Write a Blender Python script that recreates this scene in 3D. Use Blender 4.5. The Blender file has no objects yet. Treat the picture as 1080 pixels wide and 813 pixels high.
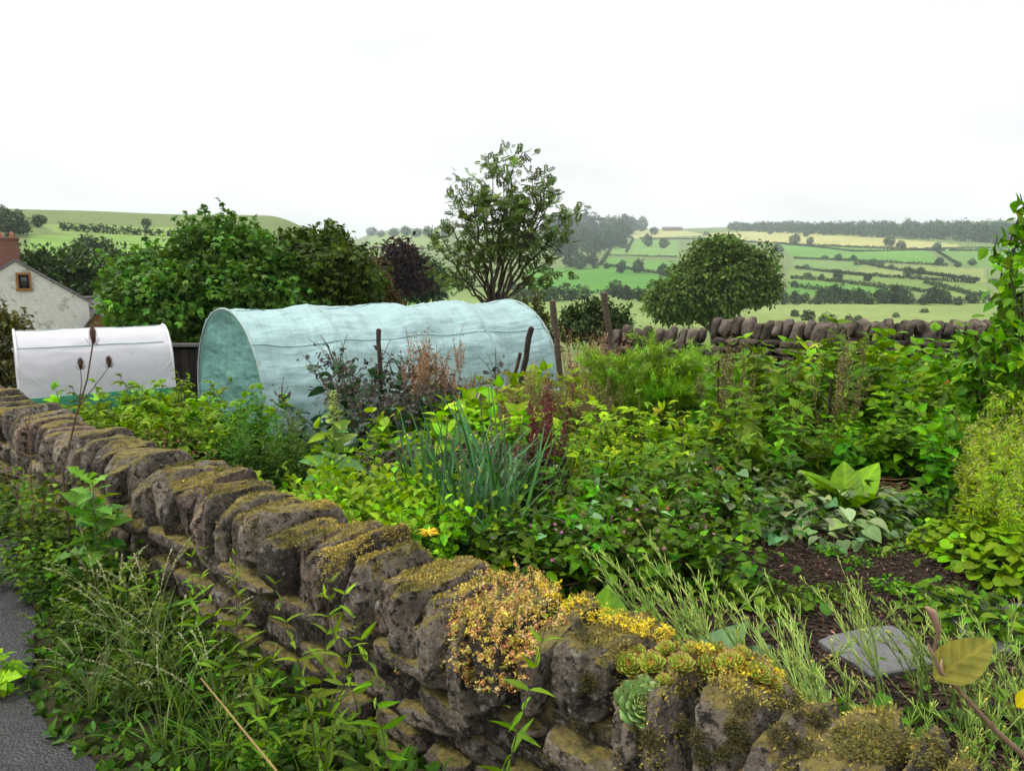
import bpy, math, random
import numpy as np
from mathutils import Vector

rng = np.random.default_rng(11)
random.seed(11)
PI = math.pi
S = bpy.context.scene
COL = S.collection

# ------------------------------------------------------------------ camera, sky, sun, exposure
EYE = np.array([0.0, 0.0, 1.75])
FPX = 780.0                                    # focal length in photograph pixels (1080 wide)
PITCH = math.atan((406.5 - 287.0) / FPX)
CT, ST = math.cos(PITCH), math.sin(PITCH)

cam_d = bpy.data.cameras.new('camera')
cam_d.sensor_fit = 'HORIZONTAL'
cam_d.sensor_width = 36.0
cam_d.lens = 36.0 * FPX / 1080.0
cam_d.clip_start = 0.05
cam_d.clip_end = 20000.0
cam = bpy.data.objects.new('camera', cam_d)
cam.location = EYE
cam.rotation_euler = (PI / 2 - PITCH, 0, 0)
COL.objects.link(cam)
S.camera = cam

SUN_ELEV, SUN_AZ = math.radians(58), math.radians(272)      # azimuth clockwise from +Y: from the left
wd = bpy.data.worlds.new('World')
S.world = wd
wd.use_nodes = True
wt = wd.node_tree
wn = wt.nodes
wn.clear()
def N(t, typ, **kw):
    n = t.nodes.new(typ)
    for k, v in kw.items():
        setattr(n, k, v)
    return n
w_out = N(wt, 'ShaderNodeOutputWorld')
w_sky = N(wt, 'ShaderNodeTexSky')
w_sky.sky_type = 'NISHITA'
w_sky.sun_disc = False
w_sky.sun_elevation = SUN_ELEV
w_sky.sun_rotation = SUN_AZ
w_bg = N(wt, 'ShaderNodeBackground')
w_bg.inputs['Strength'].default_value = 0.10
w_tc = N(wt, 'ShaderNodeTexCoord')
w_sep = N(wt, 'ShaderNodeSeparateXYZ')
wt.links.new(w_tc.outputs['Generated'], w_sep.inputs[0])
# cloud deck: brighter overhead than at the horizon, as an overcast sky is
w_ramp = N(wt, 'ShaderNodeMapRange')
w_ramp.inputs['From Min'].default_value = 0.0
w_ramp.inputs['From Max'].default_value = 1.0
w_ramp.inputs['To Min'].default_value = 5.9
w_ramp.inputs['To Max'].default_value = 10.2
w_pw = N(wt, 'ShaderNodeMath', operation='POWER')
w_pw.inputs[1].default_value = 1.4
w_pw.use_clamp = True
wt.links.new(w_sep.outputs['Z'], w_pw.inputs[0])
wt.links.new(w_pw.outputs[0], w_ramp.inputs['Value'])
w_map = N(wt, 'ShaderNodeMapping')
w_map.inputs['Scale'].default_value = (1.0, 1.0, 3.2)
wt.links.new(w_tc.outputs['Generated'], w_map.inputs['Vector'])
w_no = N(wt, 'ShaderNodeTexNoise')
w_no.inputs['Scale'].default_value = 3.1
w_no.inputs['Detail'].default_value = 6.0
w_no.inputs['Roughness'].default_value = 0.55
wt.links.new(w_map.outputs[0], w_no.inputs['Vector'])
w_nr = N(wt, 'ShaderNodeMapRange')
w_nr.inputs['From Min'].default_value = 0.40
w_nr.inputs['From Max'].default_value = 0.68
w_nr.inputs['To Min'].default_value = 1.03
w_nr.inputs['To Max'].default_value = 0.84
wt.links.new(w_no.outputs['Fac'], w_nr.inputs['Value'])
w_mul = N(wt, 'ShaderNodeMath', operation='MULTIPLY')
wt.links.new(w_ramp.outputs[0], w_mul.inputs[0])
wt.links.new(w_nr.outputs[0], w_mul.inputs[1])
w_tint = N(wt, 'ShaderNodeMix', data_type='RGBA', blend_type='MIX')
w_tint.inputs[6].default_value = (0.90, 0.955, 1.0, 1)      # greyer, bluer thick cloud
w_tint.inputs[7].default_value = (1.0, 0.995, 0.985, 1)
wt.links.new(w_nr.outputs[0], w_tint.inputs[0])
w_cl = N(wt, 'ShaderNodeVectorMath', operation='SCALE')
wt.links.new(w_tint.outputs[2], w_cl.inputs[0])
wt.links.new(w_mul.outputs[0], w_cl.inputs['Scale'])
w_mix = N(wt, 'ShaderNodeMix', data_type='RGBA', blend_type='MIX')
w_mix.inputs[0].default_value = 0.93
wt.links.new(w_sky.outputs[0], w_mix.inputs[6])
wt.links.new(w_cl.outputs[0], w_mix.inputs[7])
wt.links.new(w_mix.outputs[2], w_bg.inputs['Color'])
wt.links.new(w_bg.outputs[0], w_out.inputs['Surface'])

sd = bpy.data.lights.new('sun', 'SUN')
sd.energy = 1.5
sd.angle = math.radians(11)
sd.color = (1.0, 0.96, 0.90)
sun = bpy.data.objects.new('sun', sd)
sun_to = Vector((math.sin(SUN_AZ) * math.cos(SUN_ELEV), math.cos(SUN_AZ) * math.cos(SUN_ELEV), math.sin(SUN_ELEV)))
sun.rotation_euler = sun_to.to_track_quat('Z', 'Y').to_euler()
sun.location = (0, 0, 50)
COL.objects.link(sun)

S.view_settings.view_transform = 'Standard'
S.view_settings.look = 'None'
S.view_settings.exposure = 0.92
S.view_settings.gamma = 1.0
S.view_settings.use_curve_mapping = False
S.cycles.use_denoising = True
S.cycles.max_bounces = 7
S.cycles.diffuse_bounces = 2
S.cycles.transmission_bounces = 4
S.cycles.transparent_max_bounces = 8
S.cycles.volume_bounces = 1
S.cycles.use_adaptive_sampling = True
S.cycles.adaptive_threshold = 0.02

# ------------------------------------------------------------------ view helpers
def ray(px, py):
    x = (px - 540.0) / FPX
    v = (406.5 - py) / FPX
    return np.array([x, CT + v * ST, -ST + v * CT])
def at_depth(px, py, Y):
    d = ray(px, py)
    return EYE + d * (Y / d[1])
def at_z(px, py, z):
    d = ray(px, py)
    return EYE + d * ((z - EYE[2]) / d[2])
def x_at(px, Y, z):
    return (px - 540.0) / FPX * (Y * CT + (EYE[2] - z) * ST)
def project(P):
    R = P - EYE
    dep = R[..., 1] * CT - R[..., 2] * ST
    up = R[..., 1] * ST + R[..., 2] * CT
    dep = np.where(dep > 0.01, dep, 0.01)
    return 540 + FPX * R[..., 0] / dep, 406.5 - FPX * up / dep
def smooth(a, b, x):
    t = np.clip((x - a) / (b - a), 0, 1)
    return t * t * (3 - 2 * t)

# ------------------------------------------------------------------ noise
def _h(i, j, k, s):
    n = (i * 73856093) ^ (j * 19349663) ^ (k * 83492791) ^ (s * 2654435761)
    n = (n ^ (n >> 13)) * 1274126177
    n = n & 0x7fffffff
    return ((n ^ (n >> 16)) & 0xffff) / 65535.0
def vnoise(P, seed=0):
    P = np.asarray(P, float)
    i = np.floor(P).astype(np.int64)
    f = P - i
    f = f * f * (3 - 2 * f)
    r = 0
    for a in (0, 1):
        for b in (0, 1):
            for c in (0, 1):
                w = (f[..., 0] if a else 1 - f[..., 0]) * (f[..., 1] if b else 1 - f[..., 1]) * (f[..., 2] if c else 1 - f[..., 2])
                r = r + w * _h(i[..., 0] + a, i[..., 1] + b, i[..., 2] + c, seed)
    return r * 2 - 1
def fbm(P, oct=3, seed=0):
    P = np.asarray(P, float)
    r, a, t = 0, 1.0, 0
    for o in range(oct):
        r = r + a * vnoise(P * (2.03 ** o) + 17.3 * o, seed + o)
        t += a
        a *= .5
    return r / t

# ------------------------------------------------------------------ mesh builder
def unit(a):
    return a / np.maximum(np.linalg.norm(a, axis=-1, keepdims=True), 1e-9)
def frames(D, jit=0.0, up=None):
    Y = unit(np.asarray(D, float))
    U = np.zeros_like(Y)
    U[:, 2] = 1
    if up is not None:
        U = U * 0 + up
    U = U + rng.normal(0, jit + 1e-4, Y.shape)
    X = unit(np.cross(Y, U))
    return X, Y, np.cross(X, Y)

class MB:
    def __init__(s):
        s.v, s.c, s.u, s.f, s.n = [], [], [], [], 0
    def add(s, V, F, C=(1, 1, 1), U=None, mi=0):
        V = np.asarray(V, float)
        F = np.asarray(F, int)
        n = len(V)
        if n == 0 or len(F) == 0:
            return s
        C = np.asarray(C, float)
        if C.ndim == 1:
            C = np.tile(C, (n, 1))
        U = np.full((n, 2), .5) if U is None else U
        s.v.append(V); s.c.append(C); s.u.append(U)
        s.f.append((F + s.n, mi))
        s.n += n
        return s
    def inst(s, T, P, X, Y, Z, SC, C, mi=0):
        """copies of template T: at P, axes X Y Z, scale SC, colour C"""
        P = np.asarray(P, float)
        n = len(P)
        if n == 0:
            return s
        SC = np.asarray(SC, float)
        if SC.ndim == 0:
            SC = np.full(n, float(SC))
        if SC.ndim == 1:
            SC = np.repeat(SC[:, None], 3, 1)
        tv, tf, tu = T['v'], T['f'], T['u']
        V = (P[:, None, :] + tv[None, :, 0:1] * (X * SC[:, 0:1])[:, None, :]
             + tv[None, :, 1:2] * (Y * SC[:, 1:2])[:, None, :] + tv[None, :, 2:3] * (Z * SC[:, 2:3])[:, None, :])
        C = np.asarray(C, float)
        if C.ndim == 1:
            C = np.tile(C, (n, 1))
        CC = np.repeat(C[:, None, :], len(tv), 1)
        if 'tint' in T:
            CC = CC * T['tint'][None]
        F = tf[None] + (np.arange(n) * len(tv))[:, None, None]
        s.add(V.reshape(-1, 3), F.reshape(-1, tf.shape[1]), CC.reshape(-1, 3), np.tile(tu, (n, 1)), mi)
        return s
    def tube(s, pts, rad, C, k=5, mi=0):
        pts = np.asarray(pts, float)
        m = len(pts)
        rad = np.broadcast_to(np.asarray(rad, float), (m,)) if np.ndim(rad) == 0 or len(np.atleast_1d(rad)) == m else np.interp(np.linspace(0, 1, m), np.linspace(0, 1, len(rad)), rad)
        T = np.gradient(pts, axis=0)
        T = unit(T)
        ref = np.array([0.31, 0.95, 0.05]) if abs(T[0, 2]) > .8 else np.array([0, 0, 1.0])
        A = unit(np.cross(T, ref)); B = np.cross(T, A)
        a = np.arange(k) * 2 * PI / k
        V = pts[:, None, :] + rad[:, None, None] * (np.cos(a)[None, :, None] * A[:, None, :] + np.sin(a)[None, :, None] * B[:, None, :])
        F = []
        for i in range(m - 1):
            for j in range(k):
                F.append((i * k + j, i * k + (j + 1) % k, (i + 1) * k + (j + 1) % k, (i + 1) * k + j))
        s.add(V.reshape(-1, 3), F, C, None, mi)
        n0 = m * k
        s.add(np.vstack([V[-1], pts[-1:] + T[-1:] * rad[-1] * .6]), [(j, (j + 1) % k, k) for j in range(k)], C, None, mi)
        s.add(np.vstack([V[0], pts[:1]]), [((j + 1) % k, j, k) for j in range(k)], C, None, mi)
        return s
    def box(s, c, size, C=(1, 1, 1), rot=None, mi=0, bev=0.0):
        sx, sy, sz = [q / 2 for q in size]
        if bev > 0:
            T = BOXB(bev, sx, sy, sz)
            V, F = T
        else:
            V = np.array([(x, y, z) for x in (-sx, sx) for y in (-sy, sy) for z in (-sz, sz)])
            F = [(0, 1, 3, 2), (4, 6, 7, 5), (0, 4, 5, 1), (2, 3, 7, 6), (0, 2, 6, 4), (1, 5, 7, 3)]
        if rot is not None:
            V = V @ np.asarray(rot).T
        s.add(V + np.asarray(c), F, C, None, mi)
        return s
    def build(s, name, mats, parent=None, smooth_=True, link=True):
        V = np.vstack(s.v); C = np.vstack(s.c); U = np.vstack(s.u)
        lv, ls, mi, o = [], [], [], 0
        for F, m in s.f:
            k = F.shape[1]
            lv.append(F.ravel())
            ls.append(o + np.arange(len(F)) * k)
            mi.append(np.full(len(F), m))
            o += F.size
        lv, ls, mi = np.concatenate(lv), np.concatenate(ls), np.concatenate(mi)
        me = bpy.data.meshes.new(name)
        me.vertices.add(len(V)); me.vertices.foreach_set('co', V.astype(np.float32).ravel())
        me.loops.add(len(lv)); me.loops.foreach_set('vertex_index', lv.astype(np.int32))
        me.polygons.add(len(ls)); me.polygons.foreach_set('loop_start', ls.astype(np.int32))
        me.polygons.foreach_set('material_index', mi.astype(np.int32))
        me.update(calc_edges=True)
        me.polygons.foreach_set('use_smooth', np.full(len(ls), bool(smooth_)))
        a = me.color_attributes.new('Col', 'FLOAT_COLOR', 'POINT')
        a.data.foreach_set('color', np.hstack([C, np.ones((len(C), 1))]).astype(np.float32).ravel())
        b = me.attributes.new('luv', 'FLOAT_VECTOR', 'POINT')
        b.data.foreach_set('vector', np.hstack([U, np.zeros((len(U), 1))]).astype(np.float32).ravel())
        for m in (mats if isinstance(mats, (list, tuple)) else [mats]):
            me.materials.append(m)
        ob = bpy.data.objects.new(name, me)
        if link:
            COL.objects.link(ob)
        if parent is not None:
            ob.parent = parent
        return ob
def BOXB(b, sx, sy, sz):
    bm = __import__('bmesh').new()
    import bmesh
    bmesh.ops.create_cube(bm, size=1.0)
    for v in bm.verts:
        v.co.x *= 2 * sx; v.co.y *= 2 * sy; v.co.z *= 2 * sz
    bmesh.ops.bevel(bm, geom=bm.edges[:], offset=b, segments=2, affect='EDGES', profile=.6)
    bmesh.ops.triangulate(bm, faces=bm.faces[:])
    bm.verts.index_update()
    V = np.array([v.co[:] for v in bm.verts])
    F = np.array([[v.index for v in f.verts] for f in bm.faces])
    bm.free()
    return V, F

def tag(o, label=None, cat=None, group=None, kind=None):
    if label: o['label'] = label
    if cat: o['category'] = cat
    if group: o['group'] = group
    if kind: o['kind'] = kind
    return o
def empty(name, loc=(0, 0, 0), rz=0.0, link=True):
    o = bpy.data.objects.new(name, None)
    o.location = loc
    o.rotation_euler = (0, 0, rz)
    o.empty_display_size = .1
    if link:
        COL.objects.link(o)
    return o
def copy_tree(o, parent=None):
    c = o.copy()
    COL.objects.link(c)
    if parent is not None:
        c.parent = parent
    for ch in list(KIDS.get(o.name, [])):
        copy_tree(ch, c)
    return c
KIDS = {}
def part(mb, name, mats, root, **kw):
    o = mb.build(name, mats, root, **kw)
    KIDS.setdefault(root.name, []).append(o)
    return o

# ------------------------------------------------------------------ materials
def mat(name):
    m = bpy.data.materials.new(name)
    m.use_nodes = True
    t = m.node_tree
    t.nodes.clear()
    out = N(t, 'ShaderNodeOutputMaterial')
    return m, t, out
def L(t, a, b):
    t.links.new(a, b)
def noise_n(t, scale, detail=4, rough=.55, coord='Object', vec=None):
    n = N(t, 'ShaderNodeTexNoise')
    n.inputs['Scale'].default_value = scale
    n.inputs['Detail'].default_value = detail
    n.inputs['Roughness'].default_value = rough
    if vec is None:
        tc = N(t, 'ShaderNodeTexCoord')
        vec = tc.outputs[coord]
    L(t, vec, n.inputs['Vector'])
    return n.outputs['Fac']
def rng_n(t, val, a, b, c=0., d=1.):
    n = N(t, 'ShaderNodeMapRange')
    n.inputs['From Min'].default_value = a; n.inputs['From Max'].default_value = b
    n.inputs['To Min'].default_value = c; n.inputs['To Max'].default_value = d
    L(t, val, n.inputs['Value'])
    return n.outputs[0]
def mix_n(t, fac, a, b, mode='MIX'):
    n = N(t, 'ShaderNodeMix', data_type='RGBA', blend_type=mode)
    for s_, v in ((0, fac), (6, a), (7, b)):
        if hasattr(v, 'is_linked'):
            L(t, v, n.inputs[s_])
        elif s_ == 0:
            n.inputs[0].default_value = v
        else:
            n.inputs[s_].default_value = tuple(v) + (1,)
    return n.outputs[2]
def math_n(t, op, a, b=None):
    n = N(t, 'ShaderNodeMath', operation=op)
    for i, v in enumerate((a, b)):
        if v is None: continue
        if hasattr(v, 'is_linked'): L(t, v, n.inputs[i])
        else: n.inputs[i].default_value = v
    return n.outputs[0]
def attr_n(t, name, out='Color'):
    n = N(t, 'ShaderNodeAttribute')
    n.attribute_name = name
    return n.outputs[out]
def bump_n(t, h, strength=.5, dist=.01):
    n = N(t, 'ShaderNodeBump')
    n.inputs['Strength'].default_value = strength
    n.inputs['Distance'].default_value = dist
    L(t, h, n.inputs['Height'])
    return n.outputs[0]
def pbsdf(t, color, rough=.6, spec=.4, normal=None, **kw):
    p = N(t, 'ShaderNodeBsdfPrincipled')
    if hasattr(color, 'is_linked'): L(t, color, p.inputs['Base Color'])
    else: p.inputs['Base Color'].default_value = tuple(color) + (1,)
    if hasattr(rough, 'is_linked'): L(t, rough, p.inputs['Roughness'])
    else: p.inputs['Roughness'].default_value = rough
    p.inputs['Specular IOR Level'].default_value = spec
    if normal is not None: L(t, normal, p.inputs['Normal'])
    for k, v in kw.items():
        p.inputs[k].default_value = v
    return p

def leaf_material(name, transl=.3, rough=.5, spec=.35, veins=True, vfreq=52., sat=1.22, nscale=9.0):
    m, t, out = mat(name)
    col = attr_n(t, 'Col')
    nz = noise_n(t, nscale, 2 if nscale < 20 else 5)
    col = mix_n(t, 1.0, col, mix_n(t, rng_n(t, nz, .3, .7), (.72, .76, .72), (1.22, 1.2, 1.15)), 'MULTIPLY')
    oi = N(t, 'ShaderNodeObjectInfo')
    hs = N(t, 'ShaderNodeHueSaturation')
    L(t, rng_n(t, oi.outputs['Random'], 0, 1, .474, .512), hs.inputs['Hue'])
    L(t, rng_n(t, oi.outputs['Random'], 0, 1, .68, 1.34), hs.inputs['Value'])
    L(t, col, hs.inputs['Color'])
    hs.inputs['Saturation'].default_value = sat
    col = hs.outputs[0]
    nrm = None
    if veins:
        uv = N(t, 'ShaderNodeSeparateXYZ')
        L(t, attr_n(t, 'luv', 'Vector'), uv.inputs[0])
        du = math_n(t, 'ABSOLUTE', math_n(t, 'SUBTRACT', uv.outputs[0], .5))
        mid = rng_n(t, du, .02, .05, 1, 0)
        w = math_n(t, 'SINE', math_n(t, 'MULTIPLY', math_n(t, 'SUBTRACT', uv.outputs[1], math_n(t, 'MULTIPLY', du, .7)), vfreq))
        sv = rng_n(t, w, .80, 1., 0, .6)
        v = math_n(t, 'MAXIMUM', mid, sv)
        col = mix_n(t, math_n(t, 'MULTIPLY', v, .38), col, mix_n(t, 1.0, col, (1.9, 1.7, 1.9), 'MULTIPLY'))
        nrm = bump_n(t, w, .25, .004)
    p = pbsdf(t, col, rough, spec, nrm)
    tr = N(t, 'ShaderNodeBsdfTranslucent')
    L(t, mix_n(t, 1.0, col, (1.5, 1.45, .6), 'MULTIPLY'), tr.inputs['Color'])
    ms = N(t, 'ShaderNodeMixShader')
    ms.inputs[0].default_value = transl
    L(t, p.outputs[0], ms.inputs[1]); L(t, tr.outputs[0], ms.inputs[2])
    L(t, ms.outputs[0], out.inputs['Surface'])
    return m
M_LEAF = leaf_material('leaf', .26, .55, .22)
M_FAR = leaf_material('far_foliage', .18, .75, .1, False, sat=1.05)
M_TREE = leaf_material('tree_leaf', .25, .55, .25, False, sat=1.15)
M_GLOSS = leaf_material('waxy_leaf', .15, .34, .5, True, 60.)
M_YELLOWING = leaf_material('yellowing_leaf', .3, .5, .25, True, 34., 1.1, 42.)
M_BLADE = leaf_material('blade_leaf', .25, .42, .4, False)

def simple_attr(name, rough=.7, spec=.3, nscale=30., amp=(.7, 1.25), bstr=.3, bdist=.004):
    m, t, out = mat(name)
    nz = noise_n(t, nscale, 5, .6)
    col = mix_n(t, 1.0, attr_n(t, 'Col'), mix_n(t, rng_n(t, nz, .3, .7), (amp[0],) * 3, (amp[1],) * 3), 'MULTIPLY')
    p = pbsdf(t, col, rough, spec, bump_n(t, nz, bstr, bdist))
    L(t, p.outputs[0], out.inputs['Surface'])
    return m
M_STEM = simple_attr('stem', .6, .3)
M_BARK = simple_attr('bark', .85, .15, 14., (.5, 1.4), .8, .02)
M_WOOD = simple_attr('weathered_wood', .85, .15, 22., (.5, 1.4), .7, .01)
M_PETAL = simple_attr('petal', .6, .2)
M_SUCC = simple_attr('succulent', .38, .5, 60., (.85, 1.15), .1, .002)
M_MOSS = simple_attr('moss', .95, .05, 40., (.6, 1.4))
M_PLAIN = simple_attr('plain', .7, .3, 8., (.85, 1.12), .1)

def stone_material():
    m, t, out = mat('gritstone')
    tc = N(t, 'ShaderNodeTexCoord')
    geo = N(t, 'ShaderNodeNewGeometry')
    pos = geo.outputs['Position']
    oi = N(t, 'ShaderNodeObjectInfo')
    n1 = noise_n(t, 5.0, 6, .62, vec=pos)
    n2 = noise_n(t, 26.0, 6, .65, vec=pos)
    n3 = noise_n(t, 95.0, 6, .7, vec=pos)
    n6 = noise_n(t, 48.0, 7, .75, vec=pos)
    base = mix_n(t, rng_n(t, n1, .32, .68), (.085, .072, .058), (.42, .35, .265))
    base = mix_n(t, rng_n(t, oi.outputs['Random'], .2, 1., 0, .55), base, mix_n(t, rng_n(t, n2, .3, .7), (.12, .10, .085), (.36, .285, .235)))
    base = mix_n(t, 1.0, base, attr_n(t, 'Col'), 'MULTIPLY')
    base = mix_n(t, rng_n(t, n2, .535, .585, 0, .9), base, (.020, .018, .016))         # black crust
    n4 = noise_n(t, 17.0, 3, .5, vec=pos)
    base = mix_n(t, rng_n(t, n4, .63, .67, 0, .7), base, (.46, .44, .37))           # pale lichen
    base = mix_n(t, rng_n(t, n6, .38, .46, .85, 0), base, mix_n(t, .8, base, (.018, .016, .014)))
    base = mix_n(t, rng_n(t, n6, .56, .64, 0, .7), base, (.50, .46, .39))
    base = mix_n(t, rng_n(t, n3, .35, .7, .5, 0), base, mix_n(t, .6, base, (.03, .025, .02)))
    # moss and algae on the upper faces
    sp = N(t, 'ShaderNodeSeparateXYZ')
    L(t, geo.outputs['Normal'], sp.inputs[0])
    n5 = noise_n(t, 6.5, 5, .6, vec=pos)
    up = math_n(t, 'ADD', math_n(t, 'MULTIPLY', sp.outputs[2], .55), math_n(t, 'MULTIPLY', n5, 1.0))
    mossf = rng_n(t, up, .86, .98, 0, .8)
    mossc = mix_n(t, rng_n(t, n2, .35, .65), (.065, .06, .014), (.40, .32, .075))
    base = mix_n(t, mossf, base, mossc)
    hh = math_n(t, 'ADD', math_n(t, 'ADD', n2, math_n(t, 'MULTIPLY', n6, .7)), math_n(t, 'MULTIPLY', n3, .3))
    p = pbsdf(t, base, rng_n(t, n2, .3, .7, .7, .95), .25, bump_n(t, hh, 1.0, .035))
    L(t, p.outputs[0], out.inputs['Surface'])
    return m
M_STONE = stone_material()

def stone_far_material():
    m, t, out = mat('dark_gritstone')
    geo = N(t, 'ShaderNodeNewGeometry')
    pos = geo.outputs['Position']
    oi = N(t, 'ShaderNodeObjectInfo')
    n1 = noise_n(t, 4.0, 5, .6, vec=pos)
    n2 = noise_n(t, 14.0, 5, .65, vec=pos)
    base = mix_n(t, rng_n(t, n1, .32, .68), (.020, .0175, .0145), (.17, .14, .11))
    base = mix_n(t, rng_n(t, oi.outputs['Random'], 0, 1, 0, .5), base, (.07, .058, .053))
    base = mix_n(t, rng_n(t, n2, .6, .72, 0, .6), base, (.20, .19, .17))
    base = mix_n(t, 1.0, base, attr_n(t, 'Col'), 'MULTIPLY')
    p = pbsdf(t, base, .9, .2, bump_n(t, n2, 1.0, .04))
    L(t, p.outputs[0], out.inputs['Surface'])
    return m
M_STONE2 = stone_far_material()

def ground_material():
    m, t, out = mat('ground')
    geo = N(t, 'ShaderNodeNewGeometry')
    pos = geo.outputs['Position']
    n0 = noise_n(t, .012, 4, .6, vec=pos)
    n1 = noise_n(t, .15, 5, .65, vec=pos)
    n2 = noise_n(t, 18., 6, .7, vec=pos)
    col = attr_n(t, 'Col')
    col = mix_n(t, 1.0, col, mix_n(t, rng_n(t, n0, .35, .65), (.88, .9, .85), (1.12, 1.1, 1.1)), 'MULTIPLY')
    col = mix_n(t, 1.0, col, mix_n(t, rng_n(t, n1, .3, .7), (.8, .84, .8), (1.2, 1.15, 1.15)), 'MULTIPLY')
    col = mix_n(t, 1.0, col, mix_n(t, rng_n(t, n2, .3, .7), (.5, .5, .5), (1.5, 1.5, 1.5)), 'MULTIPLY')
    p = pbsdf(t, col, .95, .1, bump_n(t, n2, .9, .03))
    L(t, p.outputs[0], out.inputs['Surface'])
    return m
M_GROUND = ground_material()

def asphalt_material():
    m, t, out = mat('asphalt')
    geo = N(t, 'ShaderNodeNewGeometry')
    pos = geo.outputs['Position']
    vo = N(t, 'ShaderNodeTexVoronoi')
    vo.inputs['Scale'].default_value = 95.
    L(t, pos, vo.inputs['Vector'])
    n1 = noise_n(t, 2.2, 5, .6, vec=pos)
    n2 = noise_n(t, 40, 4, .6, vec=pos)
    col = mix_n(t, rng_n(t, n2, .3, .7), (.011, .0112, .0118), (.042, .040, .041))
    col = mix_n(t, rng_n(t, vo.outputs['Distance'], 0, .6), mix_n(t, .5, col, (.06, .057, .058)), col)
    rough = rng_n(t, n1, .38, .62, .38, .8)
    p = pbsdf(t, col, rough, .3, bump_n(t, vo.outputs['Distance'], .8, .006))
    L(t, p.outputs[0], out.inputs['Surface'])
    return m
M_ASPHALT = asphalt_material()

def net_material(name, col, transl, transp, weave, rough, crease=.16):
    m, t, out = mat(name)
    tc = N(t, 'ShaderNodeTexCoord')
    a = attr_n(t, 'luv', 'Vector')
    n1 = noise_n(t, 1.6, 5, .6)
    n2 = noise_n(t, 14., 4, .6)
    c = mix_n(t, rng_n(t, n1, .3, .7), [q * .93 for q in col], [min(q * 1.05, .9) for q in col])
    c = mix_n(t, rng_n(t, n2, .66, .74, 0, .35), c, (.2, .25, .2))
    sp = N(t, 'ShaderNodeSeparateXYZ')
    L(t, a, sp.inputs[0])
    wv = math_n(t, 'MULTIPLY', math_n(t, 'SINE', math_n(t, 'MULTIPLY', sp.outputs[0], weave)), math_n(t, 'SINE', math_n(t, 'MULTIPLY', sp.outputs[1], weave)))
    cm = N(t, 'ShaderNodeMapping'); cm.inputs['Scale'].default_value = (.55, 1.5, 1)
    L(t, a, cm.inputs['Vector'])
    cr = noise_n(t, 1.7, 3, .5, vec=cm.outputs[0])
    cm2 = N(t, 'ShaderNodeMapping'); cm2.inputs['Scale'].default_value = (3.0, .6, 1); cm2.inputs['Rotation'].default_value = (0, 0, .5)
    L(t, a, cm2.inputs['Vector'])
    cr2 = noise_n(t, 1.5, 3, .5, vec=cm2.outputs[0])
    nrm0 = bump_n(t, math_n(t, 'ADD', cr, math_n(t, 'MULTIPLY', cr2, .6)), .9, crease)
    nb = N(t, 'ShaderNodeBump'); nb.inputs['Strength'].default_value = .4; nb.inputs['Distance'].default_value = .008
    L(t, math_n(t, 'ADD', math_n(t, 'MULTIPLY', n2, .8), math_n(t, 'MULTIPLY', wv, .25)), nb.inputs['Height'])
    L(t, nrm0, nb.inputs['Normal'])
    nrm = nb.outputs[0]
    p = pbsdf(t, c, rough, .4, nrm)
    tr = N(t, 'ShaderNodeBsdfTranslucent')
    L(t, c, tr.inputs['Color'])
    tp = N(t, 'ShaderNodeBsdfTransparent')
    m1 = N(t, 'ShaderNodeMixShader'); m1.inputs[0].default_value = transl
    L(t, p.outputs[0], m1.inputs[1]); L(t, tr.outputs[0], m1.inputs[2])
    m2 = N(t, 'ShaderNodeMixShader'); m2.inputs[0].default_value = transp
    L(t, m1.outputs[0], m2.inputs[1]); L(t, tp.outputs[0], m2.inputs[2])
    L(t, m2.outputs[0], out.inputs['Surface'])
    return m
M_NET = net_material('green_netting', (.42, .61, .615), .22, .03, 420., .34)
M_NETEND = net_material('green_end_netting', (.19, .42, .36), .35, .12, 160., .6)
M_POLY = net_material('white_sheet', (.80, .79, .83), .35, .02, 300., .35, .03)

def painted_brick_material(name, c1, c2, mortar, patch, sx=4.4):
    m, t, out = mat(name)
    tc = N(t, 'ShaderNodeTexCoord')
    mp = N(t, 'ShaderNodeMapping')
    mp.inputs['Rotation'].default_value = (PI / 2, 0, 0)
    L(t, tc.outputs['Object'], mp.inputs['Vector'])
    br = N(t, 'ShaderNodeTexBrick')
    br.inputs['Scale'].default_value = sx
    br.inputs['Color1'].default_value = c1 + (1,)
    br.inputs['Color2'].default_value = c2 + (1,)
    br.inputs['Mortar'].default_value = mortar + (1,)
    br.inputs['Mortar Size'].default_value = .018
    L(t, mp.outputs[0], br.inputs['Vector'])
    n1 = noise_n(t, 1.3, 6, .7)
    n2 = noise_n(t, 5., 4, .7)
    c = mix_n(t, rng_n(t, n1, .55, .60, 0, .8), br.outputs['Color'], patch)
    c = mix_n(t, rng_n(t, n2, .3, .7, .25, 0), c, (.35, .33, .3))
    p = pbsdf(t, c, .85, .2, bump_n(t, math_n(t, 'ADD', math_n(t, 'MULTIPLY', br.outputs['Fac'], -1.0), n2), 1.0, .06))
    L(t, p.outputs[0], out.inputs['Surface'])
    return m
M_WHITEWALL = painted_brick_material('whitewashed_stone', (.86, .85, .83), (.76, .75, .73), (.66, .65, .63), (.46, .39, .31))
M_BRICK = painted_brick_material('red_brick', (.27, .085, .055), (.20, .06, .045), (.2, .16, .14), (.12, .06, .05), 5.)
M_SLATE = painted_brick_material('slate_roof', (.17, .15, .18), (.24, .21, .25), (.07, .065, .07), (.12, .11, .09), 3.5)

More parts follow.
